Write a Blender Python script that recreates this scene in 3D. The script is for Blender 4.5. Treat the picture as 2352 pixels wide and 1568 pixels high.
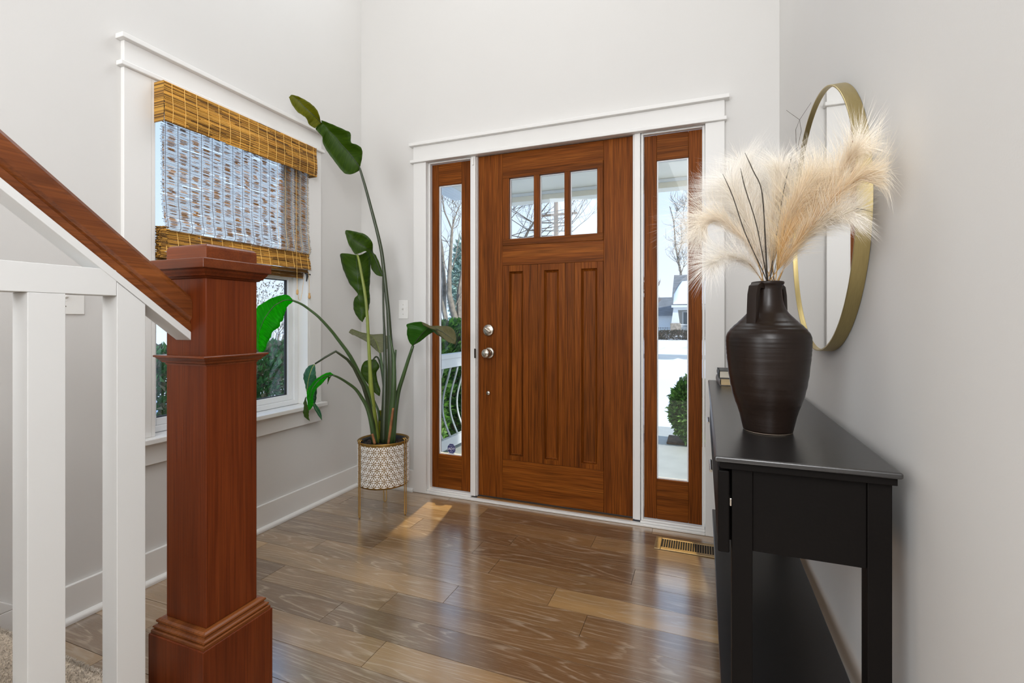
import bpy, bmesh, math, random
from mathutils import Vector
scene = bpy.context.scene
for o in list(bpy.data.objects): bpy.data.objects.remove(o)
RAD = math.radians
rnd = random.Random(11)

# ------------------------------------------------------------ camera
cd = bpy.data.cameras.new('camera'); cam = bpy.data.objects.new('camera', cd)
scene.collection.objects.link(cam)
cam.location = (2.096, -2.610, 1.066); cam.rotation_euler = (RAD(90), 0, RAD(21.5))
cd.sensor_width = 36.0; cd.lens = 1113.9 * 36 / 2352; cd.shift_y = -46.9 / 2352
cd.clip_start = 0.05; cd.clip_end = 400
scene.camera = cam

# ------------------------------------------------------------ sky, sun, added fill lights, exposure
vs = scene.view_settings
vs.view_transform = 'Standard'; vs.look = 'None'; vs.gamma = 1.0; vs.use_curve_mapping = False
vs.exposure = 0.1
scene.display_settings.display_device = 'sRGB'
try:
    scene.cycles.use_denoising = True
    scene.cycles.max_bounces = 14; scene.cycles.diffuse_bounces = 6
    scene.cycles.glossy_bounces = 6; scene.cycles.transmission_bounces = 8
    scene.cycles.transparent_max_bounces = 24
    scene.cycles.caustics_reflective = False; scene.cycles.caustics_refractive = False
    scene.cycles.sample_clamp_indirect = 6.0
except Exception: pass
w = bpy.data.worlds.new('sky'); scene.world = w; w.use_nodes = True
nt = w.node_tree; nt.nodes.clear()
tc = nt.nodes.new('ShaderNodeTexCoord'); sp = nt.nodes.new('ShaderNodeSeparateXYZ')
cr = nt.nodes.new('ShaderNodeValToRGB'); bg = nt.nodes.new('ShaderNodeBackground'); wo = nt.nodes.new('ShaderNodeOutputWorld')
nt.links.new(tc.outputs['Generated'], sp.inputs[0]); nt.links.new(sp.outputs['Z'], cr.inputs[0])
nt.links.new(cr.outputs[0], bg.inputs[0]); nt.links.new(bg.outputs[0], wo.inputs[0])
els = cr.color_ramp.elements
els[0].position = 0.0; els[0].color = (0.84, 0.90, 1.0, 1)
els[1].position = 0.10; els[1].color = (0.74, 0.84, 1.0, 1)
for p_, c_ in ((0.30, (0.64, 0.78, 1.0, 1)), (0.65, (0.34, 0.55, 0.93, 1)), (1.0, (0.20, 0.40, 0.82, 1))):
    e_ = els.new(p_); e_.color = c_
bg.inputs[1].default_value = 1.18

def lamp(name, kind, loc, target, energy, color, size=None, size_y=None, angle=None):
    ld = bpy.data.lights.new(name, kind); lo = bpy.data.objects.new(name, ld); scene.collection.objects.link(lo)
    lo.location = loc; lo.rotation_euler = (Vector(target) - Vector(loc)).to_track_quat('-Z', 'Y').to_euler()
    ld.energy = energy; ld.color = color
    if size:
        ld.shape = 'RECTANGLE'; ld.size = size; ld.size_y = size_y or size
    if angle: ld.angle = angle
    return lo
lamp('winter_sun', 'SUN', (20, -8, 14), (0, -0.8, 0.0), 4.2, (1.0, 0.95, 0.88), angle=RAD(3))
lamp('ceiling_fill_light', 'AREA', (1.2, -3.0, 5.2), (1.2, -2.99, 0), 13, (1.0, 0.99, 0.98), 2.2, 5.6)  # added overhead fill, no fixture there
lamp('left_fill_light', 'AREA', (0.35, -4.6, 1.6), (2.6, -0.4, 0.6), 72, (0.94, 0.97, 1.0), 1.3, 2.6)  # added fill from behind left, brightens the right wall
lamp('right_fill_light', 'AREA', (2.25, -4.1, 3.1), (-0.2, -0.6, 0.0), 38, (0.98, 0.985, 1.0), 1.3, 2.6)  # added fill from behind right, lifts the left wall
lamp('rear_fill_light', 'AREA', (1.3, -6.6, 1.2), (1.2, 0, 0.4), 34, (0.98, 0.99, 1.0), 2.3, 3.6)  # added fill far behind the camera, no window there
lamp('low_corner_fill_light', 'AREA', (2.36, -3.05, 1.75), (0.0, -0.75, 0.45), 34, (0.97, 0.98, 1.0), 0.5, 1.0)  # added low fill for the dim left corner
lamp('upper_fill_light', 'AREA', (1.25, -0.08, 3.85), (0.9, -1.8, 0.0), 24, (0.95, 0.975, 1.0), 1.3, 1.0)  # added fill lamp at the unseen upper window

# ------------------------------------------------------------ materials
def newmat(name):
    m = bpy.data.materials.new(name); m.use_nodes = True
    n = m.node_tree; n.nodes.clear()
    out = n.nodes.new('ShaderNodeOutputMaterial')
    b = n.nodes.new('ShaderNodeBsdfPrincipled'); n.links.new(b.outputs[0], out.inputs[0])
    return m, n, b, out
def node(n, t, **kw):
    x = n.nodes.new(t)
    for k, v in kw.items():
        if k in x.inputs: x.inputs[k].default_value = v
        else: setattr(x, k, v)
    return x
def rgb(c): return (c[0], c[1], c[2], 1)
def paint(name, col, rough=0.5, metal=0.0, var=0.04, nscale=6.0, bump=0.0, bscale=200.0, spec=0.5, coat=0.0, stretch=(1, 1, 1)):
    m, n, b, out = newmat(name)
    t = node(n, 'ShaderNodeTexCoord'); mp = node(n, 'ShaderNodeMapping'); mp.inputs['Scale'].default_value = stretch
    n.links.new(t.outputs['Object'], mp.inputs[0])
    nz = node(n, 'ShaderNodeTexNoise', Scale=nscale, Detail=4.0); n.links.new(mp.outputs[0], nz.inputs['Vector'])
    rp = node(n, 'ShaderNodeValToRGB')
    rp.color_ramp.elements[0].position = 0.3; rp.color_ramp.elements[1].position = 0.7
    rp.color_ramp.elements[0].color = rgb([c * (1 - var) for c in col]); rp.color_ramp.elements[1].color = rgb([min(1, c * (1 + var)) for c in col])
    n.links.new(nz.outputs[0], rp.inputs[0]); n.links.new(rp.outputs[0], b.inputs['Base Color'])
    b.inputs['Roughness'].default_value = rough; b.inputs['Metallic'].default_value = metal
    b.inputs['Specular IOR Level'].default_value = spec
    if coat: b.inputs['Coat Weight'].default_value = coat; b.inputs['Coat Roughness'].default_value = 0.15
    if bump:
        n2 = node(n, 'ShaderNodeTexNoise', Scale=bscale, Detail=3.0); n.links.new(mp.outputs[0], n2.inputs['Vector'])
        bp = node(n, 'ShaderNodeBump', Strength=bump, Distance=0.002); n.links.new(n2.outputs[0], bp.inputs['Height']); n.links.new(bp.outputs[0], b.inputs['Normal'])
    return m
def wood(name, dark, mid, light, axis='Z', rough=0.4, along=1.5, across=26.0, pore=0.35, coat=0.0, spec=0.5):
    m, n, b, out = newmat(name)
    t = node(n, 'ShaderNodeTexCoord'); oi = node(n, 'ShaderNodeObjectInfo')
    mul = node(n, 'ShaderNodeMath', operation='MULTIPLY'); mul.inputs[1].default_value = 53.0; n.links.new(oi.outputs['Random'], mul.inputs[0])
    add = node(n, 'ShaderNodeVectorMath', operation='ADD'); n.links.new(t.outputs['Object'], add.inputs[0]); n.links.new(mul.outputs[0], add.inputs[1])
    i = 'XYZ'.index(axis)
    def mapped(al, ac):
        mp = node(n, 'ShaderNodeMapping'); s_ = [ac] * 3; s_[i] = al; mp.inputs['Scale'].default_value = s_
        n.links.new(add.outputs[0], mp.inputs[0]); return mp
    m1 = mapped(along, across); nz = node(n, 'ShaderNodeTexNoise', Scale=1.0, Detail=6.0, Roughness=0.62, Distortion=0.6); n.links.new(m1.outputs[0], nz.inputs['Vector'])
    rp = node(n, 'ShaderNodeValToRGB'); e = rp.color_ramp.elements
    e[0].position = 0.28; e[0].color = rgb(dark); e[1].position = 0.75; e[1].color = rgb(light); k = e.new(0.5); k.color = rgb(mid)
    n.links.new(nz.outputs[0], rp.inputs[0])
    m2 = mapped(5.0, 260.0); n2 = node(n, 'ShaderNodeTexNoise', Scale=1.0, Detail=2.0); n.links.new(m2.outputs[0], n2.inputs['Vector'])
    r2 = node(n, 'ShaderNodeMapRange'); r2.inputs[1].default_value = 0.35; r2.inputs[2].default_value = 0.6; r2.inputs[3].default_value = 1 - pore; r2.inputs[4].default_value = 1.08
    n.links.new(n2.outputs[0], r2.inputs[0])
    m3 = mapped(0.5, 3.0); n3 = node(n, 'ShaderNodeTexNoise', Scale=1.0, Detail=2.0); n.links.new(m3.outputs[0], n3.inputs['Vector'])
    r3 = node(n, 'ShaderNodeMapRange'); r3.inputs[1].default_value = 0.3; r3.inputs[2].default_value = 0.7; r3.inputs[3].default_value = 0.82; r3.inputs[4].default_value = 1.18
    n.links.new(n3.outputs[0], r3.inputs[0])
    mm = node(n, 'ShaderNodeMath', operation='MULTIPLY'); n.links.new(r2.outputs[0], mm.inputs[0]); n.links.new(r3.outputs[0], mm.inputs[1])
    mx = node(n, 'ShaderNodeVectorMath', operation='SCALE'); n.links.new(rp.outputs[0], mx.inputs[0]); n.links.new(mm.outputs[0], mx.inputs['Scale'])
    n.links.new(mx.outputs[0], b.inputs['Base Color'])
    b.inputs['Roughness'].default_value = rough; b.inputs['Specular IOR Level'].default_value = spec
    if coat: b.inputs['Coat Weight'].default_value = coat; b.inputs['Coat Roughness'].default_value = 0.18
    bp = node(n, 'ShaderNodeBump', Strength=0.12, Distance=0.001); n.links.new(n2.outputs[0], bp.inputs['Height']); n.links.new(bp.outputs[0], b.inputs['Normal'])
    return m
def plankmat():
    m, n, b, out = newmat('cerused_oak')
    t = node(n, 'ShaderNodeTexCoord'); oi = node(n, 'ShaderNodeObjectInfo')
    mul = node(n, 'ShaderNodeMath', operation='MULTIPLY'); mul.inputs[1].default_value = 91.0; n.links.new(oi.outputs['Random'], mul.inputs[0])
    add = node(n, 'ShaderNodeVectorMath', operation='ADD'); n.links.new(t.outputs['Object'], add.inputs[0]); n.links.new(mul.outputs[0], add.inputs[1])
    def mapped(sx, sy):
        mp = node(n, 'ShaderNodeMapping'); mp.inputs['Scale'].default_value = (sx, sy, sy); n.links.new(add.outputs[0], mp.inputs[0]); return mp
    base = node(n, 'ShaderNodeValToRGB'); e = base.color_ramp.elements
    e[0].position = 0.0; e[0].color = (0.135, 0.072, 0.027, 1); e[1].position = 1.0; e[1].color = (0.43, 0.265, 0.105, 1)
    for p_, c_ in ((0.3, (0.20, 0.112, 0.043, 1)), (0.6, (0.25, 0.145, 0.058, 1)), (0.85, (0.31, 0.185, 0.074, 1))):
        k = e.new(p_); k.color = c_
    n.links.new(oi.outputs['Random'], base.inputs[0])
    # broad tone drift
    m3 = mapped(1.6, 11.0); n3 = node(n, 'ShaderNodeTexNoise', Scale=1.0, Detail=3.0); n.links.new(m3.outputs[0], n3.inputs['Vector'])
    r3 = node(n, 'ShaderNodeMapRange'); r3.inputs[1].default_value = 0.3; r3.inputs[2].default_value = 0.7; r3.inputs[3].default_value = 0.78; r3.inputs[4].default_value = 1.18
    n.links.new(n3.outputs[0], r3.inputs[0])
    # cathedral rings: contour lines of a stretched noise field
    m1 = mapped(0.8, 6.5); n1 = node(n, 'ShaderNodeTexNoise', Scale=1.0, Detail=1.5, Distortion=0.25); n.links.new(m1.outputs[0], n1.inputs['Vector'])
    mf = mapped(9.0, 95.0); nf = node(n, 'ShaderNodeTexNoise', Scale=1.0, Detail=2.0); n.links.new(mf.outputs[0], nf.inputs['Vector'])
    ms = node(n, 'ShaderNodeMath', operation='MULTIPLY_ADD'); ms.inputs[1].default_value = 0.024; n.links.new(nf.outputs[0], ms.inputs[0]); n.links.new(n1.outputs[0], ms.inputs[2])
    rg = node(n, 'ShaderNodeMath', operation='MULTIPLY'); rg.inputs[1].default_value = 19.0; n.links.new(ms.outputs[0], rg.inputs[0])
    fr = node(n, 'ShaderNodeMath', operation='FRACT'); n.links.new(rg.outputs[0], fr.inputs[0])
    rr = node(n, 'ShaderNodeValToRGB'); q = rr.color_ramp.elements
    q[0].position = 0.0; q[0].color = (0, 0, 0, 1); q[1].position = 1.0; q[1].color = (0, 0, 0, 1)
    for p_, v_ in ((0.55, 0.0), (0.72, 0.75), (0.80, 1.0), (0.86, 0.1)):
        k = q.new(p_); k.color = (v_, v_, v_, 1)
    n.links.new(fr.outputs[0], rr.inputs[0])
    # fine open pores filled with white
    m2 = mapped(13.0, 340.0); n2 = node(n, 'ShaderNodeTexNoise', Scale=1.0, Detail=3.0, Roughness=0.7); n.links.new(m2.outputs[0], n2.inputs['Vector'])
    r2 = node(n, 'ShaderNodeMapRange'); r2.inputs[1].default_value = 0.52; r2.inputs[2].default_value = 0.68; n.links.new(n2.outputs[0], r2.inputs[0])
    pm = node(n, 'ShaderNodeMath', operation='MULTIPLY'); n.links.new(rr.outputs[0], pm.inputs[0])
    r4 = node(n, 'ShaderNodeMapRange'); r4.inputs[1].default_value = 0.36; r4.inputs[2].default_value = 0.54; n.links.new(nf.outputs[0], r4.inputs[0]); n.links.new(r4.outputs[0], pm.inputs[1])
    mxm = node(n, 'ShaderNodeMath', operation='MAXIMUM'); n.links.new(pm.outputs[0], mxm.inputs[0])
    hp = node(n, 'ShaderNodeMath', operation='MULTIPLY'); hp.inputs[1].default_value = 0.55; n.links.new(r2.outputs[0], hp.inputs[0]); n.links.new(hp.outputs[0], mxm.inputs[1])
    sc_ = node(n, 'ShaderNodeVectorMath', operation='SCALE'); n.links.new(base.outputs[0], sc_.inputs[0]); n.links.new(r3.outputs[0], sc_.inputs['Scale'])
    fac = node(n, 'ShaderNodeMath', operation='MULTIPLY'); fac.inputs[1].default_value = 0.46; n.links.new(mxm.outputs[0], fac.inputs[0])
    mix = node(n, 'ShaderNodeMix', data_type='RGBA'); n.links.new(fac.outputs[0], mix.inputs['Factor']); n.links.new(sc_.outputs[0], mix.inputs[6]); mix.inputs[7].default_value = (0.56, 0.46, 0.34, 1)
    n.links.new(mix.outputs[2], b.inputs['Base Color'])
    b.inputs['Roughness'].default_value = 0.32; b.inputs['Specular IOR Level'].default_value = 0.5
    b.inputs['Coat Weight'].default_value = 1.0; b.inputs['Coat Roughness'].default_value = 0.19; b.inputs['Coat IOR'].default_value = 2.95
    bp = node(n, 'ShaderNodeBump', Strength=0.10, Distance=0.0008); n.links.new(n2.outputs[0], bp.inputs['Height']); n.links.new(bp.outputs[0], b.inputs['Normal'])
    m4 = mapped(2.2, 9.0); n4 = node(n, 'ShaderNodeTexNoise', Scale=1.0, Detail=1.0); n.links.new(m4.outputs[0], n4.inputs['Vector'])
    b2 = node(n, 'ShaderNodeBump', Strength=0.16, Distance=0.004); n.links.new(n4.outputs[0], b2.inputs['Height']); n.links.new(b2.outputs[0], b.inputs['Coat Normal'])
    return m
def attrmat(name, rough=0.6, trans=0.0, spec=0.3):
    m, n, b, out = newmat(name)
    a = node(n, 'ShaderNodeVertexColor'); a.layer_name = 'tone'
    n.links.new(a.outputs[0], b.inputs['Base Color']); b.inputs['Roughness'].default_value = rough; b.inputs['Specular IOR Level'].default_value = spec
    if trans:
        tr = node(n, 'ShaderNodeBsdfTranslucent'); n.links.new(a.outputs[0], tr.inputs[0])
        mx = node(n, 'ShaderNodeMixShader'); mx.inputs[0].default_value = trans
        n.links.new(b.outputs[0], mx.inputs[1]); n.links.new(tr.outputs[0], mx.inputs[2]); n.links.new(mx.outputs[0], out.inputs[0])
    return m
def glassmat(name, tint=(0.97, 0.99, 0.985), refl=1.0):
    m, n, b, out = newmat(name)
    n.nodes.remove(b)
    tr = node(n, 'ShaderNodeBsdfTransparent'); tr.inputs[0].default_value = rgb(tint)
    gl = node(n, 'ShaderNodeBsdfGlossy'); gl.inputs['Roughness'].default_value = 0.02
    fr = node(n, 'ShaderNodeFresnel', IOR=1.35); mx = node(n, 'ShaderNodeMixShader')
    # a pane's far face must reflect like its near face (no total internal reflection in a thin sheet)
    ge = node(n, 'ShaderNodeNewGeometry'); mr = node(n, 'ShaderNodeMapRange'); mr.inputs[3].default_value = 1.35; mr.inputs[4].default_value = 1 / 1.35
    n.links.new(ge.outputs['Backfacing'], mr.inputs[0]); n.links.new(mr.outputs[0], fr.inputs['IOR'])
    nz = node(n, 'ShaderNodeTexNoise', Scale=3.0); bp = node(n, 'ShaderNodeBump', Strength=0.02, Distance=0.001)
    n.links.new(nz.outputs[0], bp.inputs['Height']); n.links.new(bp.outputs[0], gl.inputs['Normal'])
    n.links.new(fr.outputs[0], mx.inputs[0]); n.links.new(tr.outputs[0], mx.inputs[1]); n.links.new(gl.outputs[0], mx.inputs[2]); n.links.new(mx.outputs[0], out.inputs[0])
    return m
def leafmat(name, dark, light, transcol, trans=0.4, rough=0.32):
    m, n, b, out = newmat(name)
    uv = node(n, 'ShaderNodeUVMap'); uv.uv_map = 'leaf'
    mp = node(n, 'ShaderNodeMapping'); mp.inputs['Scale'].default_value = (70, 1.4, 1); n.links.new(uv.outputs[0], mp.inputs[0])
    nz = node(n, 'ShaderNodeTexNoise', Scale=1.0, Detail=3.0, Roughness=0.6); n.links.new(mp.outputs[0], nz.inputs['Vector'])
    rp = node(n, 'ShaderNodeValToRGB'); e = rp.color_ramp.elements
    e[0].position = 0.3; e[0].color = rgb(dark); e[1].position = 0.72; e[1].color = rgb(light); n.links.new(nz.outputs[0], rp.inputs[0])
    n.links.new(rp.outputs[0], b.inputs['Base Color']); b.inputs['Roughness'].default_value = rough; b.inputs['Specular IOR Level'].default_value = 0.25
    bp = node(n, 'ShaderNodeBump', Strength=0.35, Distance=0.002); n.links.new(nz.outputs[0], bp.inputs['Height']); n.links.new(bp.outputs[0], b.inputs['Normal'])
    tr = node(n, 'ShaderNodeBsdfTranslucent')
    r2 = node(n, 'ShaderNodeValToRGB'); e = r2.color_ramp.elements
    e[0].position = 0.3; e[0].color = rgb([c * 0.6 for c in transcol]); e[1].position = 0.7; e[1].color = rgb(transcol); n.links.new(nz.outputs[0], r2.inputs[0]); n.links.new(r2.outputs[0], tr.inputs[0])
    mx = node(n, 'ShaderNodeMixShader'); mx.inputs[0].default_value = trans
    n.links.new(b.outputs[0], mx.inputs[1]); n.links.new(tr.outputs[0], mx.inputs[2]); n.links.new(mx.outputs[0], out.inputs[0])
    return m
MAT = {}
MAT['wall'] = paint('greige_wall_paint', (0.645, 0.632, 0.612), 0.62, var=0.012, nscale=2.0, bump=0.08, bscale=260, spec=0.3)
MAT['ceiling'] = paint('ceiling_paint', (0.80, 0.79, 0.77), 0.8, var=0.01)
MAT['white'] = paint('white_trim_paint', (0.745, 0.735, 0.715), 0.38, var=0.015, nscale=3.0)
MAT['vinyl'] = paint('white_vinyl', (0.80, 0.81, 0.82), 0.35, var=0.01)
MAT['doorZ'] = wood('mahogany_vertical', (0.105, 0.026, 0.0028), (0.175, 0.046, 0.0052), (0.25, 0.074, 0.0095), 'Z', 0.46, 1.3, 34, pore=0.45, spec=0.10)
MAT['doorX'] = wood('mahogany_horizontal', (0.11, 0.028, 0.003), (0.185, 0.050, 0.0056), (0.26, 0.080, 0.0105), 'X', 0.46, 1.3, 34, pore=0.45, spec=0.10)
MAT['newel'] = wood('cherry_vertical', (0.066, 0.0125, 0.0032), (0.100, 0.0195, 0.0045), (0.145, 0.032, 0.007), 'Z', 0.36, 1.0, 16, pore=0.2, spec=0.18)
MAT['newelcap'] = wood('cherry_cap', (0.080, 0.016, 0.004), (0.120, 0.026, 0.0055), (0.165, 0.040, 0.009), 'X', 0.28, 1.0, 16, pore=0.15, spec=0.35)
MAT['rail'] = wood('cherry_rail', (0.075, 0.019, 0.0055), (0.13, 0.036, 0.0085), (0.195, 0.06, 0.014), 'Y', 0.30, 1.2, 22, pore=0.25, spec=0.3)
MAT['plank'] = plankmat()
MAT['sub'] = paint('dark_joint', (0.035, 0.022, 0.013), 0.8)
MAT['oakstrip'] = wood('oak_threshold', (0.17, 0.075, 0.02), (0.26, 0.12, 0.035), (0.33, 0.16, 0.05), 'X', 0.4)
MAT['rubber'] = paint('black_rubber', (0.02, 0.017, 0.015), 0.6)
MAT['nickel'] = paint('satin_nickel', (0.55, 0.50, 0.43), 0.26, metal=1.0, var=0.05, nscale=40)
MAT['bronze'] = paint('dark_strike_plate', (0.06, 0.045, 0.035), 0.45, metal=0.8)
MAT['hinge'] = paint('brushed_hinge', (0.46, 0.41, 0.34), 0.35, metal=1.0)
MAT['gold'] = paint('brass_wire', (0.55, 0.33, 0.09), 0.30, metal=1.0, var=0.06)
MAT['mirrorgold'] = paint('brushed_gold_frame', (0.43, 0.34, 0.15), 0.42, metal=1.0, var=0.06, nscale=30, stretch=(20, 1, 1))
MAT['potgold'] = paint('pot_gold_ground', (0.24, 0.135, 0.028), 0.4, metal=0.5)
MAT['potwhite'] = paint('pot_white_relief', (0.86, 0.84, 0.80), 0.42, var=0.03, nscale=60)
MAT['blackpot'] = paint('black_nursery_plastic', (0.012, 0.012, 0.013), 0.35)
MAT['soil'] = paint('bark_soil', (0.035, 0.022, 0.014), 0.95, var=0.5, nscale=70, bump=1.0, bscale=90)
MAT['black'] = paint('black_lacquer', (0.0050, 0.0040, 0.0035), 0.50, var=0.15, nscale=3, bump=0.10, bscale=160, spec=0.07)
MAT['blacktop'] = paint('black_lacquer_top', (0.010, 0.009, 0.0087), 0.30, var=0.15, nscale=3, bump=0.05, bscale=160, spec=1.0)
MAT['vase'] = paint('dark_bronze_glaze', (0.0125, 0.0072, 0.0050), 0.34, var=0.25, nscale=1.0, bump=0.20, bscale=28, spec=0.28, stretch=(0.3, 0.3, 6))
MAT['vasebase'] = paint('bare_clay_foot', (0.45, 0.36, 0.27), 0.7)
MAT['glass'] = glassmat('window_glass')
MAT['wetglass'] = glassmat('window_glass_side', (0.93, 0.96, 0.965))
m_, n_, b_, o_ = newmat('mirror_silver'); b_.inputs['Base Color'].default_value = (0.90, 0.90, 0.89, 1); b_.inputs['Metallic'].default_value = 1; b_.inputs['Roughness'].default_value = 0.012
MAT['mirror'] = m_
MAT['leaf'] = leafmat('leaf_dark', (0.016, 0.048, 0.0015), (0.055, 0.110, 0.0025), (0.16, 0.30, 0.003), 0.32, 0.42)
MAT['leafbacklit'] = leafmat('leaf_backlit', (0.015, 0.13, 0.006), (0.03, 0.22, 0.004), (0.06, 1.0, 0.004), 0.80, 0.5)  # greener, more translucent leaf copy; backlight partly put into its colour
MAT['leafolive'] = leafmat('leaf_underside', (0.12, 0.125, 0.06), (0.24, 0.245, 0.14), (0.26, 0.28, 0.08), 0.3, 0.5)
MAT['leafteal'] = leafmat('leaf_teal', (0.010, 0.070, 0.028), (0.05, 0.16, 0.075), (0.05, 0.30, 0.02), 0.3, 0.25)
MAT['leafgold'] = leafmat('leaf_yellowing', (0.05, 0.075, 0.0015), (0.20, 0.19, 0.004), (0.34, 0.33, 0.006), 0.3, 0.42)
MAT['stem'] = paint('plant_stem', (0.045, 0.085, 0.025), 0.35, var=0.25, nscale=9)
MAT['stempale'] = paint('pale_stem', (0.19, 0.23, 0.035), 0.4, var=0.25, nscale=9)
MAT['stemdark'] = paint('dark_stem', (0.030, 0.042, 0.015), 0.35, var=0.2)
MAT['dead'] = paint('dead_sheath', (0.25, 0.10, 0.035), 0.7, var=0.4, nscale=30)
MAT['reed'] = attrmat('bamboo_reed', 0.55, 0.12)
MAT['thread'] = paint('tan_thread', (0.72, 0.44, 0.12), 0.8)
MAT['darkthread'] = paint('brown_thread', (0.10, 0.055, 0.03), 0.8)
MAT['tassel'] = paint('tassel_wood', (0.55, 0.32, 0.12), 0.45)
MAT['blackmetal'] = paint('black_metal', (0.02, 0.02, 0.02), 0.4)
MAT['plume'] = attrmat('pampas_hair', 0.75, 0.38, 0.2)
MAT['twig'] = paint('dry_twig', (0.055, 0.045, 0.035), 0.8)
MAT['plumestem'] = paint('pampas_stem', (0.42, 0.25, 0.09), 0.7)
MAT['carpet'] = paint('beige_loop_carpet', (0.50, 0.42, 0.33), 0.95, var=0.2, nscale=120, spec=0.1)
MAT['register'] = paint('tan_register', (0.36, 0.25, 0.12), 0.38, metal=0.55)
MAT['voidblack'] = paint('duct_shade_black', (0.012, 0.010, 0.008), 0.9)
MAT['plastic'] = paint('white_plastic', (0.80, 0.79, 0.76), 0.35, var=0.01)
MAT['book1'] = paint('black_book_cloth', (0.02, 0.022, 0.024), 0.45)
MAT['book2'] = paint('grey_book_cloth', (0.16, 0.14, 0.125), 0.5)
MAT['pages'] = paint('book_pages', (0.66, 0.50, 0.28), 0.8, var=0.12, nscale=4, stretch=(1, 1, 90))
MAT['pagesw'] = paint('book_pages_white', (0.72, 0.66, 0.55), 0.8, var=0.12, nscale=4, stretch=(1, 1, 90))
MAT['navy'] = paint('navy_sticker', (0.022, 0.030, 0.14), 0.4, var=0.02)
MAT['stickerw'] = paint('sticker_print', (0.72, 0.72, 0.78), 0.5, var=0.01)
MAT['concrete'] = paint('porch_concrete', (0.50, 0.51, 0.48), 0.55, var=0.08, nscale=5, bump=0.2, bscale=150)
MAT['porchceil'] = paint('porch_soffit', (0.86, 0.80, 0.66), 0.6, var=0.02)
MAT['extwhite'] = paint('exterior_white', (0.80, 0.82, 0.82), 0.5, var=0.02)
MAT['galv'] = paint('grey_metal_baluster', (0.55, 0.60, 0.61), 0.4, metal=0.3)
MAT['snow'] = paint('snow', (0.90, 0.92, 0.95), 0.75, var=0.02, nscale=0.6, bump=0.5, bscale=7)
MAT['roadm'] = paint('wet_road', (0.34, 0.37, 0.37), 0.5, var=0.15, nscale=1.0)
MAT['shingle'] = paint('grey_shingles', (0.17, 0.18, 0.19), 0.85, var=0.25, nscale=3, stretch=(1, 1, 5))
MAT['siding'] = paint('pale_siding', (0.48, 0.46, 0.42), 0.7, var=0.03)
MAT['stone'] = paint('stone_base', (0.38, 0.32, 0.26), 0.8, var=0.4, nscale=6)
MAT['winglass'] = paint('dark_window_glass', (0.10, 0.15, 0.19), 0.15, var=0.3, nscale=1)
MAT['bark'] = paint('grey_bark', (0.235, 0.20, 0.16), 0.9, var=0.35, nscale=14, bump=0.6, bscale=30)
MAT['barkfar'] = paint('far_bark', (0.085, 0.075, 0.062), 0.9, var=0.25)
MAT['brushtwig'] = paint('red_brown_twigs', (0.20, 0.125, 0.085), 0.9, var=0.3)
MAT['railgreyed'] = paint('greyed_rail_white', (0.56, 0.56, 0.55), 0.42, var=0.015, nscale=3.0)  # trim white greyed to dim the railing by colour instead of light
MAT['polewood'] = paint('pole_wood', (0.17, 0.12, 0.085), 0.9, var=0.3, nscale=2, stretch=(6, 6, 1))
MAT['bushA'] = attrmat('bush_leaf', 0.45, 0.35)
MAT['mulch'] = paint('mulch', (0.10, 0.06, 0.035), 0.95, var=0.5, nscale=30)
MAT['ironf'] = paint('iron_fence', (0.02, 0.02, 0.02), 0.6)

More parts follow.
